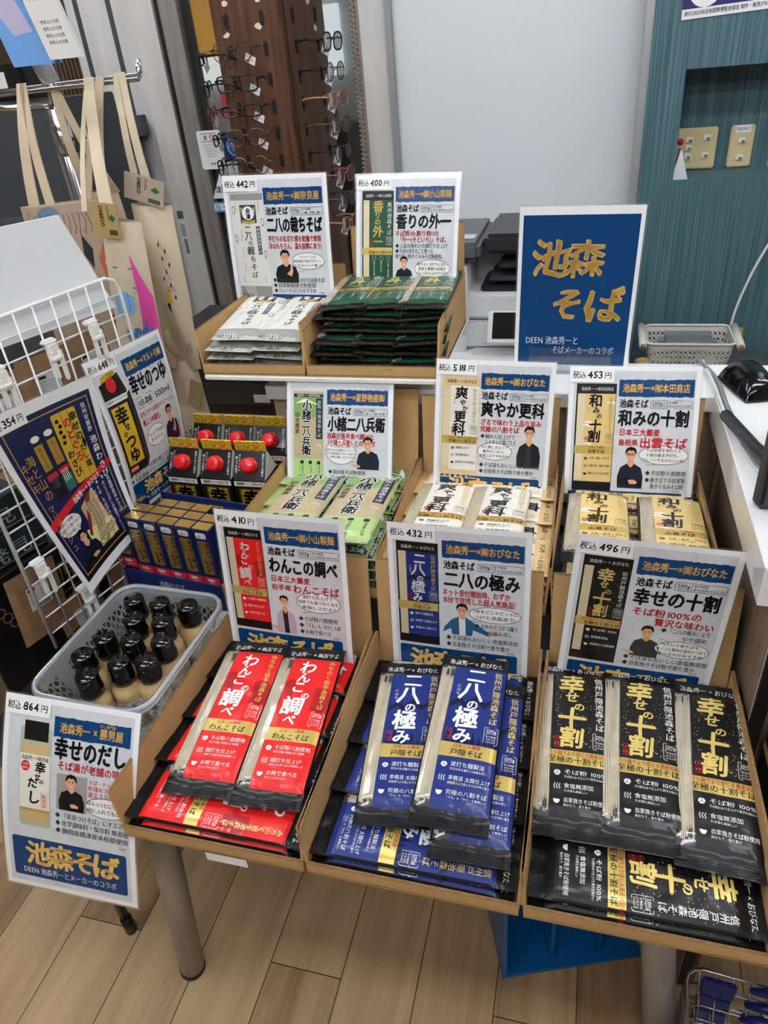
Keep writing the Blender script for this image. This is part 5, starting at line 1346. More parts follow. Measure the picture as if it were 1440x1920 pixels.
# ------------------------------------------------------------------ soup cartons with red caps
def carton_meshes():
    w, h, g = .066, .165, .052
    bk = M('#121111', .28, coat=.4); b = MB(); r = w / 2
    b.add([(-r, -r, 0), (r, -r, 0), (r, r, 0), (-r, r, 0), (-r, -r, h), (r, -r, h), (r, r, h), (-r, r, h), (-r, 0, h + g), (r, 0, h + g)],
          [(3, 2, 1, 0), (0, 1, 5, 4), (1, 2, 6, 5), (2, 3, 7, 6), (3, 0, 4, 7), (4, 5, 9, 8), (6, 7, 8, 9)], bk)
    tr = M('#dcdad2', .4)
    for s in (-1, 1): b.add([(s * r, -r, h), (s * r, r, h), (s * r * .98, 0, h + g)], [(0, 1, 2)] if s > 0 else [(1, 0, 2)], tr)
    a = Art(); a.cell = 999
    a.rect(0, 2, 66, 11, M('#e9e7e2', .35), 1); a.text('池森秀一 ×', 5, 3.5, 7, INK_BLACK, 2, w=26, bold=.02); a.text('マルトモ', 36, 3.5, 7, INK_RED, 2, w=24, bold=.04)
    a.frame(8, 17, 50, 128, .6, M('#b8932c', .3, .4), 1); a.rect(10.5, 19.5, 45, 123, HOLO, 1)
    a.char('幸', 33, 40, 40, INK_BLACK, 3, .035, 1, .05); a.char('せ', 38, 68, 20, INK_BLACK, 3, .035, 1, .05); a.char('の', 26, 80, 14, INK_BLACK, 3, .03); a.char('つ', 34, 98, 32, INK_BLACK, 3, .035); a.char('ゆ', 33, 126, 32, INK_BLACK, 3, .035)
    a.build(lambda x, y, q: Vector((x / 1000 - r, -r - q, h - y / 1000)), b)
    sl = math.hypot(r, g)
    a = Art(); a.cell = 999
    a.vtext('昆布とかつお節の', 60, 8, 5.6, INK_WHITE, 1); a.vtext('マリアージュ', 11, 10, 5.6, INK_WHITE, 1); a.vtext('極上つゆ誕生。', 5, 14, 5.6, INK_WHITE, 1)
    a.build(lambda x, y, q: Vector((x / 1000 - r, -(y / 1000 / sl) * r - q, h + g - (y / 1000 / sl) * g + q)), b)
    a = Art(); a.cell = 999
    a.rect(10, 18, 46, 26, M('#c9a02e', .35), 1)
    for q_ in range(3): a.text('昆布とかつお節の極上つゆ', 12, 21 + 7 * q_, 5.5, INK_BLACK, 2, w=42)
    a.rect(10, 48, 46, 9, INK_WHITE, 1); a.text('栄養成分表示', 16, 49.5, 6, INK_BLACK, 2, w=34)
    for q_ in range(9): a.text('名称めんつゆ原材料名しょうゆ', 10, 60 + 8 * q_, 5, INK_WHITE, 1, w=44)
    a.build(lambda x, y, q: Vector((r + q, x / 1000 - r, h - y / 1000)), b)
    body = b.mesh('carton_body')
    b = MB(); b.rbox((0, 0, h + g + .007), (w * .98, .003, .022), HOLO, .001, 1, smooth=False); fin = b.mesh('top_fin')
    red = M('#d21f26', .22, coat=.5)
    mt = Matrix.Translation((0, -r * .52, h + g * .48)) @ Matrix.Rotation(math.atan2(g, r), 4, 'X')
    b = MB(); b.lathe([(.0165, 0), (.0165, .003), (.0145, .0035), (.0145, .014), (.013, .017), (.008, .0182), (0, .0178)], red, seg=26, M4=mt); cap = b.mesh('screw_cap')
    return body, fin, cap
CM = carton_meshes()
for r in range(2):
    for i in range(3):
        loc = (-.757 + .0715 * i - .004 * r + (.01 if r else 0), 1.130 + .096 * r, .700 + (.006 if r else 0))
        t = thing('soup_carton', f'black soup carton with red cap, {["front", "back"][r]} row, {["left", "middle", "right"][i]}', 'carton', loc, DEG(-3 + 2 * i), 'black soup cartons with red caps')
        link('carton_body', CM[0], t); link('top_fin', CM[1], t); link('screw_cap', CM[2], t)
t = thing('carton_case', 'brown cardboard case holding the six soup cartons', 'cardboard case', (-.69, 1.085, .67))
for nm, c, s in (('base', (0, .093, .015), (.23, .185, .03)), ('back_wall', (0, .187, .125), (.23, .004, .25)), ('side_wall', (-.113, .093, .05), (.004, .185, .10)), ('side_wall', (.113, .093, .05), (.004, .185, .10))):
    b = MB(); b.box(c, s, CARD); b.build(nm, t)
# ------------------------------------------------------------------ chrome hook stand with tote bags
hx, hy = -1.072, 1.46
t = thing('hook_stand', 'chrome hook stand carrying the tote bags', 'rack', (hx, hy, 0))
b = MB(); b.tube([(0, 0, 0), (0, 0, 1.50)], .0185, CHROME, 16); b.tube([(0, 0, 1.42), (0, 0, 1.475)], .0205, CHROME, 16); b.build('pole', t)
b = MB(); b.rbox((.035, 0, 1.445), (.04, .006, .006), CHROME, .002); b.rbox((.05, 0, 1.45), (.006, .02, .03), CHROME, .002); b.build('clamp_screw', t)
for k, (y, z, e) in enumerate(((-.02, 1.535, .215), (.012, 1.542, .200))):
    b = MB(); b.tube([(-.18, y, z - .004), (0, y, z), (e, y, z + .003), (e + .004, y, z + .006), (e + .005, y, z + .028)], .0042, CHROME, 8); b.build('hook_bar', t)
b = MB(); b.tube([(-.17, -.05, 1.515), (0, 0, 1.505)], .006, CHROME, 8); b.tube([(0, 0, 1.50), (.01, -.004, 1.545)], .01, CHROME, 10); b.build('cross_brace', t)
for k in range(4):
    q = PI / 4 + k * PI / 2
    b = MB(); b.tube([(0, 0, .05), (.26 * math.cos(q), .26 * math.sin(q), .012)], .011, CHROME, 8); b.build('foot', t)
b = MB(); b.tube([(0, 0, .78), (.16, -.06, .80), (.165, -.062, .82)], .004, CHROME, 8); b.build('lower_hook', t)

def tote(label, tl, tr, br, bl, straps, mat, draw=None, tagdraw=None, thick=.018, fold=.008):
    fn, base = corner_map(tl, tr, br, bl, 300, 340)
    random.seed(len(label))
    q = random.random() * 9
    t = thing('tote_bag', label, 'tote bag', base, 0, 'canvas tote bags on the hook stand')
    def sh(u, v, s):
        w = noise.noise(Vector((u * 2.2 + q, v * 1.6, q))) * fold * (.3 + v)
        return fn(300 * u, 340 * v, s * thick * (math.sin(PI * u) ** .6) * (.25 + .75 * math.sin(PI * min(1, v + .15))) + w)
    b = MB(); b.grid(lambda u, v: sh(u, 1 - v, 1), 14, 18, mat); b.grid(lambda u, v: sh(1 - u, 1 - v, -1), 14, 18, mat)
    if draw:
        a = Art(); a.cell = 14; draw(a)
        a.build(lambda x, y, h: sh(min(1, max(0, x / 300)), min(1, max(0, y / 340)), 1) + fn(x, y, .0008 + h * 2) - fn(x, y, 0), b)
    b.build('bag_body', t)
    for (p0, p1, w) in straps:
        s = MB(); p0, p1 = Vector(p0) - base, Vector(p1) - base
        d = (p1 - p0); sd = Vector((1, 0, 0)) * w / 2; dn = Vector((0, -.0012, 0))
        def sp(u, v): return p0 + d * v + sd * (2 * u - 1) * (.7 + .3 * v) + Vector((0, -.01 * math.sin(PI * v), 0))
        s.grid(lambda u, v: sp(u, 1 - v) + dn, 2, 12, mat); s.grid(lambda u, v: sp(1 - u, 1 - v) - dn, 2, 12, mat)
        for e in (0, 1): s.grid(lambda u, v: sp(e, v) + dn * (2 * u - 1), 1, 12, mat)
        s.build('strap', t)
    if tagdraw:
        c, ang, w, h, dr = tagdraw
        a = Art(); a.cell = 999; dr(a, w, h)
        m = Matrix.Translation(Vector(c) - base) @ Matrix.Rotation(ang, 4, 'Y')
        a.build(lambda x, y, hh: m @ Vector(((x - w / 2) / 1000, -.001 - hh * 2, (h / 2 - y) / 1000)), MB().box((0, 0, 0), (w / 1000, .0016, h / 1000), M('#a5946f', .7), m)).build('paper_tag', t)
def tagart(col):
    def f(a, w, h):
        a.rect(0, 0, w, h, M(col, .6), 0); a.at(w * .3, h * .04, 1, 0, PI / 2 * 1)
        a.text('ONEECO', 2, -12, 11, INK_BLACK, 1, w=h * .62, bold=.02); a.text('ECO BAG', 2, -24, 6, INK_BLACK, 1, w=h * .4); a.at(0, 0)
        a.poly([(w * .78, h * .30), (w * .9, h * .42), (w * .78, h * .54), (w * .66, h * .42)], I('#2f6a44'), 1)
        for k in range(12): a.rect(w * .62 + k * w * .025, h * .76, w * .014, h * .16, INK_BLACK, 1)
    return f
# back grey bag, rock bag, pink bag, right hand bag
tote('grey beige tote bag behind the chrome pole, partly hidden', (-1.075, 1.47, 1.34), (-.985, 1.47, 1.345), (-.98, 1.50, 1.02), (-1.10, 1.50, 1.02),
     [((-1.048, 1.44, 1.535), (-1.05, 1.46, 1.34), .022), ((-1.042, 1.44, 1.53), (-.985, 1.46, 1.34), .022)], CANVAS2)
def rockart(a):
    a.rect(4, 2, 292, 330, M('#a8927f', .8, vary=.1, vscale=25), 0)
    for k in range(16): a.line([(20 + 17 * k, 60), (28 + 17 * k, 10 + (k * 13) % 40), (40 + 15 * k, 20)], 1.2, INK_BLACK, 1)
    a.poly([(228, 110), (262, 60), (292, 90), (296, 200), (250, 230), (236, 170)], I('#b9684a'), 1); a.poly([(240, 120), (262, 80), (276, 110), (262, 170)], I('#d59a78'), 2); a.poly([(210, 230), (290, 210), (296, 330), (230, 330)], I('#8a5140'), 1); a.poly([(190, 60), (216, 90), (206, 130), (184, 100)], I('#33353c'), 1)
    a.ell(96, 20, 38, 16, I('#6f7f92'), 1)
tote('grey brown tote bag printed with orange and dark crystals', (-1.15, 1.36, 1.335), (-.930, 1.36, 1.345), (-.93, 1.37, 1.00), (-1.18, 1.37, 1.00),
     [((-1.105, 1.42, 1.55), (-1.115, 1.36, 1.335), .026), ((-1.10, 1.42, 1.55), (-1.075, 1.36, 1.335), .022), ((-.935, 1.43, 1.548), (-.992, 1.37, 1.335), .016), ((-.93, 1.43, 1.548), (-.955, 1.37, 1.34), .020)], CANVAS2, rockart)
def pinkart(a):
    pk_, bl = M('#d9499c', .8), M('#2f6fb5', .8)
    a.poly([(205, 60), (296, 150), (298, 336), (150, 336), (150, 300), (190, 250), (215, 150)], pk_, 1)
    a.poly([(10, 336), (60, 280), (100, 300), (150, 336)], pk_, 1)
    a.line([(70, 90), (210, 90)], 3, bl, 2); a.line([(70, 130), (215, 130)], 3, bl, 2)
    a.poly([(40, 150), (120, 135), (190, 150), (180, 180), (110, 195), (50, 185)], M('#7fb0d8', .8), 1.6)
    for k in range(3): a.line([(60 + 45 * k, 140), (70 + 40 * k, 180)], 4, bl, 2)
    a.text('onde', 96, 196, 62, bl, 3, w=180, bold=.06, brush=.06)
tote('cream tote bag with pink and blue print', (-.925, 1.30, 1.318), (-.838, 1.30, 1.308), (-.868, 1.31, .985), (-.985, 1.31, .985),
     [((-.940, 1.40, 1.549), (-.963, 1.31, 1.33), .012), ((-.934, 1.395, 1.549), (-.905, 1.30, 1.315), .03)], CANVAS, pinkart, ((-.898, 1.275, 1.318), .12, 58, 62, tagart('#a98f5c')))
def musicart(a):
    nv, ye = I('#27345f'), I('#d9b23c')
    for k in range(6): a.line([(196 + 10 * k, 150), (226 + 8 * k, 300)], 2, nv, 1)
    for k in range(9): a.ell(190 + (k * 37) % 60, 70 + 13 * k, 5, 5, nv, 1, 8)
    a.rect(190, 160, 30, 26, ye, 2); a.poly([(170, 190), (204, 178), (198, 206)], nv, 2); a.line([(190, 60), (230, 90), (200, 110), (240, 140)], 1.6, nv, 1)
tote('cream tote bag hung edge on at the right end of the hook bar', (-.918, 1.405, 1.325), (-.826, 1.405, 1.318), (-.848, 1.41, .965), (-.935, 1.41, .965),
     [((-.897, 1.43, 1.552), (-.895, 1.41, 1.315), .017), ((-.884, 1.43, 1.552), (-.868, 1.41, 1.315), .02)], CANVAS, musicart, ((-.868, 1.385, 1.352), .30, 86, 50, tagart('#a89788')), thick=.03, fold=.02)
tote('cream tote bag on the lower hook, tail of the hanging bags', (-.93, 1.42, .985), (-.865, 1.42, .985), (-.845, 1.43, .68), (-.99, 1.43, .68), [((-.91, 1.40, 1.06), (-.90, 1.42, .98), .02)], CANVAS, None, ((-.868, 1.39, .91), .35, 30, 70, lambda a, w, h: a.rect(0, 0, w, h, M('#a08b62', .7), 0)), fold=.03)
# display board and tube at the top of the stand
t = thing('picture_board', 'blue and white product board at the top left of the hook stand', 'board', (-1.0, 1.33, 1.58))
a = Art(); a.cell = 30
a.rect(0, 0, 98, 160, M('#6c9bd2', .4), 0); a.poly([(0, 0), (50, 0), (72, 110), (30, 114), (0, 40)], M('#b6aec9', .4), 1); a.poly([(62, 0), (66, 0), (90, 96), (84, 96)], I('#25406e'), 2); a.text('Refill', 70, 40, 8, INK_WHITE, 2)
a.build(lambda x, y, h: Vector((x / 1000 - .07 + y * .00022, -.004 - h, .155 - y / 1000)), MB().hexa([(-.07 + .035, -.003, -.005), (.028 + .035, -.003, -.005), (.028 + .035, .003, -.005), (-.035, .003, -.005), (-.07, -.003, .155), (.028, -.003, .155), (.028, .003, .155), (-.07, .003, .155)], M('#6c9bd2', .4))).build('blue_panel', t)
a = Art(); a.cell = 30; a.rect(0, 0, 66, 150, M('#dcdad6', .3, coat=.4), 0)
for k in range(5): a.text('デザイン文字', 12, 6 + 13 * k, 7, INK_BLACK, 1, w=36)
for k in range(4): a.text('使用上の注意', 14, 92 + 10 * k, 6, INK_BLACK, 1, w=38)
a.build(lambda x, y, h: Vector((x / 1000 + .016 + y * .00025, -.016 - h, .150 - y / 1000)), MB().hexa([(.053, -.015, 0), (.119, -.015, 0), (.119, -.008, 0), (.053, -.008, 0), (.016, -.015, .15), (.082, -.015, .15), (.082, -.008, .15), (.016, -.008, .15)], M('#dcdad6', .3, coat=.4))).build('text_panel', t)
b = MB(); b.tube([(-1.036, 1.39, 1.635), (-1.03, 1.395, 1.59), (-1.02, 1.40, 1.545)], [.020, .019, .0175], clear_mat('milky_plastic', '#dfe3e6', .5, .15, .15), 16); tag(b.build('plastic_sleeve'), 'milky plastic sleeve standing at the top of the chrome pole', 'sleeve')

# dark cabinet, grey table and magazine in the left background
t = thing('dark_cabinet', 'dark grey cabinet behind the hook stand at the left edge', 'cabinet', (-1.95, 2.425, 0))
b = MB(); b.rbox((0, 0, .75), (.58, .36, 1.5), M('#3d4043', .5), .004); b.build('body', t)
b = MB(); b.rbox((.27, -.18, .70), (.014, .01, 1.35), M('#6d7074', .4), .002); b.build('edge_strip', t)
b = MB(); b.rbox((.08, -.19, .74), (.4, .012, .85), M('#4a4d50', .5), .003); b.build('door', t)
t = thing('black_device', 'black device with a white label on the dark cabinet', 'device', (-1.83, 2.33, 1.504))
b = MB(); b.rbox((0, 0, .05), (.16, .12, .10), BLACK, .012); b.build('casing', t)
b = MB(); b.box((-.01, -.0615, .055), (.05, .002, .05), M('#d9d9d8', .4)); b.build('paper_label', t)
t = thing('grey_side_table', 'small grey side table behind the tote bags', 'table', (-1.815, 2.725, 0))
b = MB(); b.rbox((0, 0, 1.375), (.25, .22, .07), M('#4d5053', .5), .003); b.build('table_top', t)
for x in (-.09, .09):
    for y in (-.09, .09): b = MB(); b.tube([(x, y, 1.35), (x, y, 0)], .012, M('#606468', .4, .3), 8); b.build('leg', t)
b = MB(); b.rbox((0, 0, 1.02), (.22, .22, .02), M('#2d2f31', .6), .003); b.build('lower_shelf', t)
a = Art(); a.cell = 40; a.rect(0, 0, 150, 200, M('#7a2f34', .3, coat=.3), 0); a.rect(0, 0, 150, 26, I('#e3cf3a'), 1); a.ell(40, 66, 30, 34, I('#d8344a'), 1); a.ell(100, 110, 40, 44, I('#c78a7c'), 1); a.text('日帰り', 70, 34, 30, INK_WHITE, 2, w=70, bold=.05)
o = a.build(lambda x, y, h: Vector(((x - 75) / 1000, -.006 - h, (200 - y) / 1000)), MB().box((0, 0, .1), (.15, .01, .2), M('#7a2f34', .4))).build('magazine', None, (-1.80, 2.65, 1.031)); o.rotation_euler = (-.12, 0, 0)
tag(o, 'magazine with a yellow top band standing under the grey side table', 'magazine')

# ------------------------------------------------------------------ spectacles rack
C0 = Vector((-.932, 2.45, 0)); DL = Vector((-.986, .167, 0)).normalized(); DR = Vector((.167, .986, 0)).normalized(); RW = .255
rt_ = thing('spectacles_rack', 'brown wooden column rack of reading glasses by the door', 'rack', C0)
b = MB()
def pan(d, n, name):
    b = MB(); p = [Vector((0, 0, .12)), d * RW + Vector((0, 0, .12)), d * RW + n * .012 + Vector((0, 0, .12)), n * .012 + Vector((0, 0, .12))]
    b.hexa(p + [q + Vector((0, 0, 1.78)) for q in p] if d is DR else [p[1], p[0], p[3], p[2]] + [q + Vector((0, 0, 1.78)) for q in (p[1], p[0], p[3], p[2])], RACKWOOD)
    return b
NLf, NRf = DR, DL    # inward directions
b = pan(DL, NLf, 'l'); b.build('wood_panel', rt_); b = pan(DR, NRf, 'r'); b.build('wood_panel', rt_)
p4 = DL * RW; b = MB(); b.hexa([p4 + Vector((0, 0, .12)), p4 + DR * .012 + Vector((0, 0, .12)), p4 + DR * RW + Vector((0, 0, .12)), p4 + DR * RW - DL * .012 + Vector((0, 0, .12))] + [q + Vector((0, 0, 1.78)) for q in (p4, p4 + DR * .012, p4 + DR * RW, p4 + DR * RW - DL * .012)], RACKWOOD); b.build('rear_panel', rt_)
ce = (DL + DR) * RW / 2
b = MB(); b.lathe([(0, 0), (.22, 0), (.22, .02), (.05, .05), (.05, .12), (.2, .12), (0, .121)], BLACK, (ce.x, ce.y, 0), 28); b.build('foot', rt_)
hole = M('#0b0908', .8)
def slot(d, s, z, n):
    b = MB(); pts = [(.008 * math.cos(q), .008 * math.sin(q) + (.012 if math.sin(q) >= 0 else -.012)) for q in [2 * PI * k / 16 for k in range(16)]]
    out = -n
    b.prism(pts, .0002, .0012, hole, lambda x, y, h: d * (s + x) + Vector((0, 0, z + y)) + out * h); b.build('slot', rt_)
ROWZ = [1.575, 1.495, 1.42, 1.345, 1.265, 1.195, 1.12, 1.045]
for z in [1.655] + ROWZ[:6]:
    for s in (.075, .205): slot(DL, s, z, NLf)
    for s in (.055, .2): slot(DR, s, z, NRf)
b = MB()
random.seed(21)
for (d, n, s, z) in ((DL, NLf, .2, 1.70), (DL, NLf, .21, 1.62), (DL, NLf, .08, 1.70), (DL, NLf, .09, 1.635), (DR, NRf, .16, 1.69), (DR, NRf, .19, 1.62)):
    pts = [(random.uniform(.6, 1.2) * .013 * math.cos(q), random.uniform(.5, 1.1) * .010 * math.sin(q)) for q in [2 * PI * k / 7 for k in range(7)]]
    b.prism(pts, .0002, .001, M('#d8cdb9', .8), lambda x, y, h: d * (s + x) + Vector((0, 0, z + y)) - n * h)
b.build('torn_sticker_remains', rt_)

SPEC = {}
def spec_meshes(style):
    """front faces -Y; temples run to +Y"""
    if style in SPEC: return SPEC[style]
    shape, col, metal = style
    fm = M(col, .25, metal, .3); rr_ = .0013 if metal else .0023
    b = MB(); lens = []
    for s in (-1, 1):
        pts = []
        for k in range(24):
            q = 2 * PI * k / 24; c, n = math.cos(q), math.sin(q)
            if shape == 'round': x, z = .0225 * c, .0225 * n
            elif shape == 'square': x, z = .026 * math.copysign(abs(c) ** .45, c), .019 * math.copysign(abs(n) ** .5, n) * (1 - .06 * n)
            elif shape == 'narrow': x, z = .026 * math.copysign(abs(c) ** .6, c), .0145 * math.copysign(abs(n) ** .6, n)
            else: x, z = .0245 * math.copysign(abs(c) ** .75, c), .021 * math.copysign(abs(n) ** .75, n)
            pts.append(Vector((s * .0335 + x, .002 * (1 - (s * .0335 + x) ** 2 / .0036), z)))
        b.tube(pts, rr_, fm, 6, closed=True)
        lb_ = MB(); n = len(pts); cen = sum(pts, Vector()) / n
        lb_.add([cen + Vector((0, -.0025, 0))] + pts, [(0, (k + 1) % n + 1, k + 1) for k in range(n)], LENS, True); lens.append(lb_.mesh('lens'))
    b.tube([(-.011, 0, .003), (-.005, -.001, .007), (.005, -.001, .007), (.011, 0, .003)], rr_, fm, 6)
    for s in (-1, 1): b.tube([(s * .057, .002, .006), (s * .066, .006, .007)], rr_ * 1.2, fm, 6)
    front = b.mesh('frame_front')
    tm = []
    for s in (-1, 1):
        b = MB(); b.tube([(s * .066, .006, .007), (s * .067, .05, .006), (s * .066, .085, .002), (s * .064, .12, -.016)], [rr_ * 1.1, rr_ * 1.2, rr_ * 1.4, rr_ * 1.5], fm, 6); tm.append(b.mesh('temple'))
    SPEC[style] = (front, lens, tm); return SPEC[style]
def tag_mesh():
    b = MB(); b.box((0, 0, -.018), (.032, .001, .02), M('#e9e8e4', .35)); b.tube([(0, 0, 0), (0, 0, -.008)], .0004, WHITE, 4)
    a = Art(); a.cell = 999; a.text('老眼鏡', 3, 3, 4, INK_BLACK, 1); a.text('¥2,200', 14, 8, 5, INK_RED, 1, w=14)
    for k in range(9): a.rect(4 + 1.2 * k, 13, .7, 5, INK_BLACK, 1)
    a.build(lambda x, y, h: Vector(((x - 16) / 1000, -.0007 - h, -(y + 8) / 1000)), b); return b.mesh('price_tag')
TAGM = tag_mesh()
def specs(style, p, ry, tilt, label, tagpos=.055):
    f, l, tm = spec_meshes(style)
    t = thing('reading_glasses', label, 'glasses', p, 0, 'reading glasses on the rack'); t.rotation_euler = (DEG(tilt), 0, ry); t.scale = (1.06, 1, 1.12)
    link('frame_front', f, t)
    for q in l: link('lens', q, t)
    for q in tm: link('temple', q, t)
    g = link('price_tag', TAGM, t, (tagpos, .004, -.004)); g.rotation_euler = (0, DEG(25), DEG(-15))
LST = [('round', '#4a3c36', 1), ('square', '#141316', 0), ('narrow', '#191318', 0), ('oval', '#5b3d3f', 0), ('round', '#8d8883', 1), ('narrow', '#26222a', 0), ('square', '#2a2220', 0), ('oval', '#19191d', 0)]
RST = [('oval', '#1b1d22', 0), ('round', '#26262a', 1), ('square', '#a97e62', 0), ('square', '#5a4a38', 0), ('round', '#33343a', 1), ('oval', '#9b5560', 0), ('square', '#4e4345', 0), ('square', '#b0805e', 0)]
ROWN = ['top', 'second', 'third', 'fourth', 'fifth', 'sixth', 'seventh', 'eighth']
angL = math.atan2(-DL.y, -DL.x); angR = math.atan2(DR.y, DR.x)
for i, z in enumerate(ROWZ):
    p = C0 + DL * .150 + Vector((0, 0, z)) - NLf * .095
    specs(LST[i], p + Vector((.012, 0, 0)), DEG(9), 4, f'{ROWN[i]} pair of glasses on the left wooden face of the rack')
    p = C0 + DR * .120 + Vector((0, 0, z + .004)) - NRf * .095
    specs(RST[i], p, angR, 4, f'{ROWN[i]} pair of glasses on the right wooden face of the rack', -.03)
for i, z in enumerate(ROWZ[:6]):
    p = C0 + DL * (RW + .055) - DR * .01 + Vector((0, 0, z - .01))
    specs([('narrow', '#151517', 0), ('square', '#101012', 0), ('oval', '#6b2a2c', 0)][i % 3], p, angL - 1.15, 4, f'{ROWN[i]} pair of glasses on the far left side of the rack', .0)
# dim lower stock on the rack's shelves
t = thing('accessory_rack', 'dark low stand with red and black goods behind the white board', 'rack', (-1.0, 1.95, 0))
b = MB(); b.rbox((0, 0, .45), (.36, .3, .9), M('#1b1718', .5), .004); b.build('body', t)
for k in range(4):
    b = MB(); b.rbox((.04 * (k % 2), -.155, .34 + .13 * k), (.24, .012, .07), M(['#5a1c22', '#222226', '#6a2228', '#2a2a2e'][k], .4), .004); b.build('hanging_goods', t)
    b = MB(); b.rbox((.10, -.165, .33 + .13 * k), (.05, .002, .025), M('#d8d8d6', .4), .0005); b.build('price_tag', t)

# ------------------------------------------------------------------ printer on the back desk
t = thing('back_desk', 'white back desk carrying the printer', 'desk', (-.1, 2.12, 0))
lo = (-.1, 2.12, 0)
lb('desk_top', [((-.18, 2.15, .745), (.60, .5, .03), GLOSSWHITE)], t, lo); lb('side_panel', [((-.47, 2.15, .365), (.02, .46, .73), M('#55585a', .5)), ((.10, 2.15, .365), (.02, .46, .73), M('#55585a', .5))], t, lo); lb('back_shelf', [((-.18, 2.2, .38), (.56, .36, .02), M('#2c2d2f', .5))], t, lo)
t = thing('printer', 'white and dark grey multifunction printer behind the blue sign', 'printer', (-.235, 2.2, .761))
wb = M('#d9dadb', .4); dg = M('#55585b', .4); vd = M('#232427', .4)
b = MB(); b.rbox((0, .06, .045), (.44, .34, .085), wb, .008); b.rbox((0, .06, .13), (.44, .34, .075), wb, .008); b.rbox((-.16, -.0, .175), (.12, .30, .18), wb, .01); b.rbox((0, .16, .19), (.44, .18, .17), wb, .01); b.build('body', t)
b = MB(); b.rbox((.08, .02, .175), (.30, .22, .02), vd, .006); b.rbox((.09, -.02, .205), (.27, .16, .012), M('#3a3c40', .4), .005); b.rbox((.1, -.03, .24), (.24, .14, .01), M('#2d2e32', .4), .005); b.build('output_tray', t)
b = MB(); b.rbox((-.14, .02, .292), (.15, .34, .05), dg, .012); b.rbox((.09, .06, .298), (.30, .30, .055), vd, .012); sl = b.build('scanner_lid', t)
b = MB(); b.rbox((-.13, -.07, .3185), (.09, .05, .002), M('#cfd0d0', .4), .0008); b.build('paper_label', sl)
b = MB(); b.rbox((-.17, -.12, .02), (.12, .02, .06), wb, .004); b.rbox((.06, -.125, .0), (.30, .05, .012), wb, .004); b.build('paper_drawer', t)
b = MB(); M_ = Matrix.Translation((.03, -.16, .085)) @ Matrix.Rotation(DEG(-32), 4, 'X'); b.rbox((0, 0, 0), (.14, .012, .095), wb, .004, M4=M_); tp = b.build('touch_panel', t)
b = MB(); b.rbox((.003, -.0065, .004), (.118, .003, .075), BLACKGLOSS, .001, M4=M_); b.build('screen', tp)

# small white basket and tape on the rear ledge
t = thing('rear_shelf', 'dark ledge under the white slotted basket', 'shelf', (.35, 2.3, 0)); b = MB(); b.rbox((0, 0, .60), (.42, .34, .03), M('#4a4d4e', .5), .003); b.build('shelf_top', t)
for x in (-.18, .18): b = MB(); b.rbox((x, 0, .29), (.03, .3, .58), M('#3f4243', .5), .003); b.build('shelf_leg', t)
t = thing('slotted_basket', 'small off white basket with oval holes against the teal wall', 'basket', (.302, 2.3, .616)); IV = M('#cfcdc2', .5)
def sbw(u, v):
    pts = rr(-.105 - .018 * v, .105 + .018 * v, -.075 - .012 * v, .075 + .012 * v, .02, 3); x, y = along(pts)(u); return Vector((x, y, .004 + .115 * v))
b = MB(); b.perforated(sbw, 60, 7, [(.30 * math.cos(q) + .1 * math.sin(q), .34 * math.sin(q)) for q in [k * PI / 4 + .02 for k in range(8)]], IV, lambda i, j: j in (0, 6)); b.build('basket_wall', t)
b = MB(); b.tube([(x, y, .12) for x, y in rr(-.123, .123, -.087, .087, .02, 3)], .004, IV, 8, closed=True); b.build('rim', t)
b = MB(); b.box((0, 0, .004), (.2, .14, .006), IV); b.build('basket_floor', t)
for sx in (-1, 1):
    b = MB(); b.tube([(sx * .135, -.10, .118), (sx * .135, .06, .126)], .011, IV, 12); b.tube([(sx * .135, -.101, .118), (sx * .135, -.1, .118)], .008, M('#9a6a58', .6), 12); b.build('handle_roll', t)
b = MB(); b.rbox((0, .01, .09), (.17, .08, .05), M('#77797b', .5, bump=.4, bscale=60), .02); o = b.build('plastic_bundle', None, (.302, 2.3, .622)); tag(o, 'crumpled grey plastic bundle inside the small slotted basket', 'bundle')
t = thing('tape_roll', 'upright clear tape roll beside the sign on the rear ledge', 'tape', (.172, 2.20, .616))
b = MB(); b.lathe([(.02, 0), (.024, 0), (.024, .075), (.019, .075), (.019, .0)], clear_mat('tape_film', '#b9cfc6', .55, .1, .2), seg=20); b.build('film', t); b = MB(); b.lathe([(.017, 0), (.019, 0), (.019, .077), (.017, .077), (.017, 0)], M('#a57f4e', .7), seg=18); b.build('core', t)
def cable(label, pts, r, m, name='cable'):
    P_ = [Vector(p) for p in pts]; out = []
    for i in range(len(P_) - 1):
        p0, p1, p2, p3 = P_[max(0, i - 1)], P_[i], P_[i + 1], P_[min(len(P_) - 1, i + 2)]
        for k in range(8):
            s = k / 8; out.append(.5 * ((2 * p1) + (p2 - p0) * s + (2 * p0 - 5 * p1 + 4 * p2 - p3) * s * s + (3 * p1 - p0 - 3 * p2 + p3) * s ** 3))
    out.append(P_[-1]); b = MB(); b.tube(out, r, m, 8); return tag(b.build(name), label, 'cable')
cable('grey cable with a printed sleeve running along the counter edge', [(.206, 1.395, 1.0085), (.228, 1.30, 1.0085), (.232, 1.18, 1.0085), (.243, 1.06, 1.0085), (.262, .97, 1.0085), (.33, .9, 1.0085)], .0036, M('#77797a', .4))
cable('white cable beside the grey one on the counter edge', [(.214, 1.39, 1.008), (.222, 1.27, 1.008), (.225, 1.15, 1.008), (.236, 1.03, 1.008), (.256, .955, 1.008), (.33, .88, 1.008)], .0028, M('#d9dadb', .3))
cable('white cable hanging down the teal wall at the right', [(.52, 2.44, 1.0), (.475, 2.44, .88), (.445, 2.44, .75), (.44, 2.44, .62)], .004, M('#e0e0de', .4))
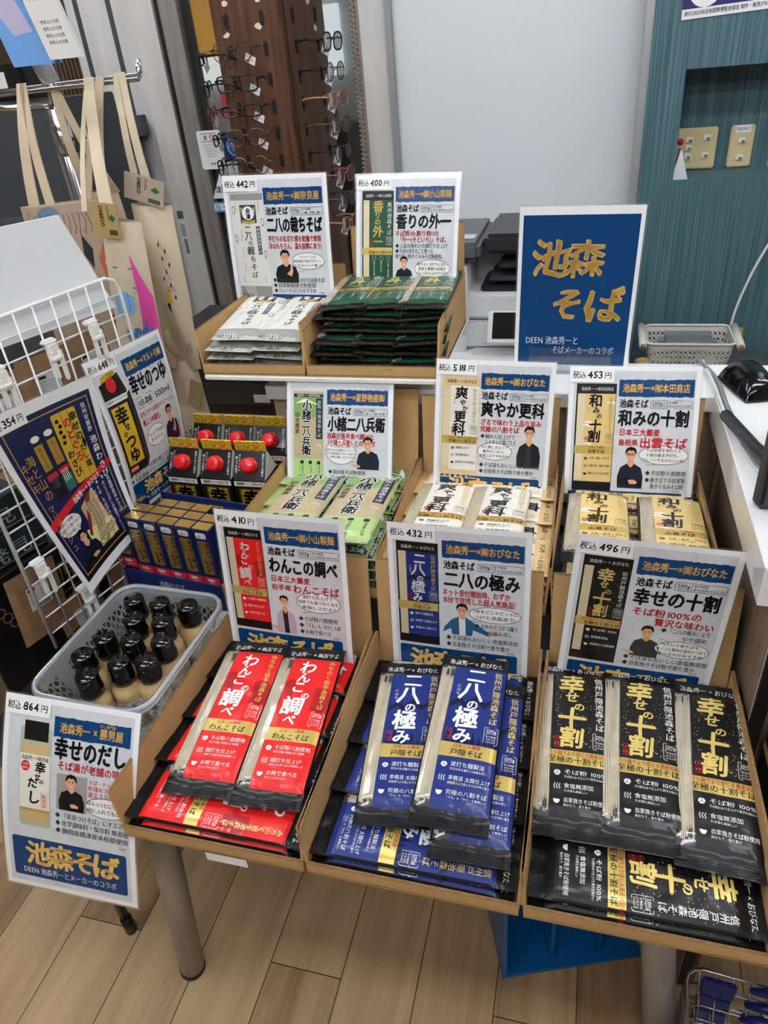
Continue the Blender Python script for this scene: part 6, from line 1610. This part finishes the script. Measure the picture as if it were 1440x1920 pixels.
b = MB(); b.rbox((.452, 2.425, .70), (.05, .012, .03), M('#a8964c', .5), .002); tag(b.build('masking_tape'), 'yellow tape wrapped on the white wall cable', 'tape')

# mouse, monitor back on the right counter
t = thing('computer_mouse', 'glossy black computer mouse on the white counter', 'computer mouse', (.277, 1.268, 1.0055), DEG(195))
def dome(u, v):
    x = (u - .5) * 2; y = (v - .5) * 2
    w = .034 * (1 - .10 * y * y) * (1 + .08 * (y < 0) * abs(y)); l = .056
    e = max(0, 1 - abs(x) ** 3) ** .5 * max(0, 1 - abs(y) ** 3.2) ** .5
    return Vector((x * w * (1 - .14 * e), y * l, .004 + .036 * e * (1 - .18 * y)))
b = MB(); b.grid(dome, 26, 32, BLACKGLOSS); b.add([dome(i / 26, 0) for i in range(27)] + [Vector((p.x, p.y, .0)) for p in [dome(i / 26, 0) for i in range(27)]], [(i, i + 27, i + 28, i + 1) for i in range(26)], BLACK)
q = [dome(u, v) for (u, v) in [(k / 16, 0) for k in range(17)] + [(1, k / 16) for k in range(17)] + [(1 - k / 16, 1) for k in range(17)] + [(0, 1 - k / 16) for k in range(17)]]
b.add([p for p in q] + [Vector((p.x * .96, p.y * .96, 0)) for p in q], [(i, i + 1, i + 1 + len(q), i + len(q)) for i in range(len(q) - 1)], BLACK); b.build('shell', t)
b = MB(); b.tube([dome(.5, .5) + Vector((0, 0, .0006)), dome(.5, .75) + Vector((0, 0, .0006)), dome(.5, .97) + Vector((0, 0, .0004))], .0008, BLACK, 5); b.build('button_seam', t)
c = dome(.5, .74); b = MB(); b.lathe([(0, -.004), (.008, -.004), (.0095, -.002), (.0095, .002), (.008, .004), (0, .004)], M('#55565a', .3), (0, 0, 0), 18, Matrix.Translation(c + Vector((0, 0, -.004))) @ Matrix.Rotation(PI / 2, 4, 'Y')); b.build('scroll_wheel', t)
t = thing('display_monitor', 'black monitor seen edge on at the right end of the counter', 'monitor', (.31, .90, 1.0055), DEG(10))
b = MB(); b.rbox((0, 0, .13), (.17, .026, .26), M('#26282a', .45), .006); b.rbox((0, .0135, .13), (.155, .002, .24), BLACKGLOSS, .001); b.build('screen', t)
b = MB(); b.tube([(-.03, .012, .03), (-.045, .12, .02), (-.05, .24, .016)], .009, M('#222426', .4), 8); b.build('stand_arm', t); b = MB(); b.rbox((.02, .05, .005), (.12, .12, .010), M('#222426', .4), .004); b.build('stand_base', t)
b = MB(); b.rbox((0, 0, .0015), (.10, .13, .002), M('#e6eaf0', .4), .0005); o = b.build('paper_sheet', None, (.42, 1.33, 1.0065)); tag(o, 'pale paper sheet beside the mouse at the right edge', 'paper')

# ------------------------------------------------------------------ blue case under the table
BL = M('#0d5f9e', .35, coat=.2)
t = thing('blue_case', 'blue plastic divider case on the floor under the table', 'case', (-.066, .704, 0), DEG(20.5))
b = MB(); b.rbox((.134, .17, .004), (.275, .34, .008), BL, .002, 1, smooth=False); b.build('floor_panel', t)
b = MB(); b.prism([(0, 0), (.34, 0), (.34, .30), (.0, .26)], -.004, .004, BL, lambda x, y, h: Vector((-.004 + h, x, y))); b.build('side_wall', t)
for k, x in enumerate((.095, .19)): b = MB(); b.prism([(0.02, 0), (.33, 0), (.33, .26), (.02, .20)], -.004, .004, BL, lambda x_, y, h: Vector((x + h, x_, y))); b.build('divider', t)
b = MB(); b.rbox((.134, .337, .13), (.275, .006, .25), BL, .002, 1, smooth=False); b.build('rear_wall', t)

# ------------------------------------------------------------------ stacked chrome shopping baskets with blue handles
HB = M('#1a2670', .35, coat=.3)
def shop_basket(z, label):
    t = thing('shopping_basket', label, 'shopping basket', (.37, .50, z), DEG(-4), 'chrome shopping baskets')
    w, d, h, ta = .165, .125, .22, .03
    b = MB()
    b.tube([(x, y, h) for x, y in rr(-w, w, -d, d, .025, 3)], .003, CHROME, 8, closed=True)
    for lv in (.04, .09, .135, .18): g = ta * (1 - lv / h); b.tube([(x, y, lv) for x, y in rr(-w + g, w - g, -d + g, d - g, .02, 2)], .0016, CHROME, 6, closed=True)
    for k in range(13):
        x = -w + .02 + (2 * w - .04) * k / 12
        for s in (-1, 1): b.tube([(x, s * d, h), (x * .84, s * (d - ta), 0)], .0016, CHROME, 6)
        b.tube([(x * .84, -(d - ta), 0), (x * .84, d - ta, 0)], .0016, CHROME, 6)
    for k in range(9):
        y = -d + .02 + (2 * d - .04) * k / 8
        for s in (-1, 1): b.tube([(s * w, y, h), (s * (w - ta), y * .82, 0)], .0016, CHROME, 6)
    b.build('wire_body', t)
    for s in (-1, 1):
        b = MB(); b.rbox((-w + .05, s * (d - .006), h - .032), (.05, .008, .045), HB, .003); b.build('corner_plate', t)
        b = MB(); b.tube([(-w + .09, s * (d - .012), h + .001), (-w + .115, s * (d - .016), h + .014), (.09, s * (d - .018), h + .016), (w - .03, s * (d - .012), h + .002)], [.005, .008, .008, .005], HB, 10); b.build('handle', t)
for k in range(3): shop_basket(.01 + .045 * k, ['lowest chrome shopping basket of the stack at the lower right', 'middle chrome shopping basket of the stack at the lower right', 'top chrome shopping basket with blue handles at the lower right'][k])

# goods beside the counter at the right edge
t = thing('snack_display', 'black and gold printed goods display at the right edge beside the black tray', 'display', (.345, .625, 0))
b = MB(); b.rbox((0, .0, .592), (.16, .24, .02), M('#191a17', .45), .003); b.rbox((-.06, .125, .57), (.04, .012, .06), M('#191a17', .45), .003); b.build('wall_shelf', t)
a = Art(); a.cell = 40; a.rect(0, 0, 240, 150, M('#161614', .3, coat=.3), 0); a.rect(0, 30, 240, 14, FOIL, 1); a.rect(60, 90, 120, 60, I('#b3202a'), 1); a.text('信州そば茶', 70, 52, 28, FOIL, 2, w=120, bold=.02)
b = MB(); b.rbox((0, 0, .68), (.15, .235, .15), M('#161614', .3, coat=.3), .002, 1, smooth=False); a.build(lambda x, y, h: Vector((-.0755 - h, .12 - x / 1000, .755 - y / 1000)), b); b.build('goods_box', t)
b = MB(); b.rbox((0, .06, .80), (.1, .09, .09), M('#5d6a35', .4, vary=.4, vscale=60), .01); b.build('green_pack', t)
b = MB(); b.rbox((.0, -.05, .79), (.1, .09, .07), M('#8a2a2c', .4), .008); b.build('red_pack', t)
b = MB(); b.rbox((0, 0, 0), (.06, .001, .02), PAPER, .0003); tag(b.build('paper_slip', None, (-.415, .4705, .663)), 'white paper slip under the front of the red tray', 'paper')

# ------------------------------------------------------------------ labels of parts that look different from the rest of their thing
PART = {'price_label': 'white label with handwritten price', 'noodle_bundle': 'pale straight noodles behind the clear strip', 'clear_window': 'clear film strip over the noodles',
        'flip_cap': 'glossy black flip cap', 'screw_cap': 'red screw cap', 'top_fin': 'gold checked foil top fin', 'price_tag': 'small white price tag', 'paper_tag': 'printed paper tag',
        'paper_label': 'white printed label', 'lens': 'clear lens', 'slot': 'dark oval slot', 'touch_panel': 'tilted touch panel with white rim', 'scanner_lid': 'dark grey scanner lid',
        'header_panel': 'navy rear panel with a gold label', 'red_dot_sticker': 'red round sticker', 'corner_plate': 'blue corner plate', 'return_panel': 'brown wood side panel', 'front_panel': None, 'post': None}
for o in list(SC.objects):
    if o.parent and not o.get('label'):
        n_ = o.name.split('.')[0]
        if PART.get(n_): o['label'] = PART[n_]
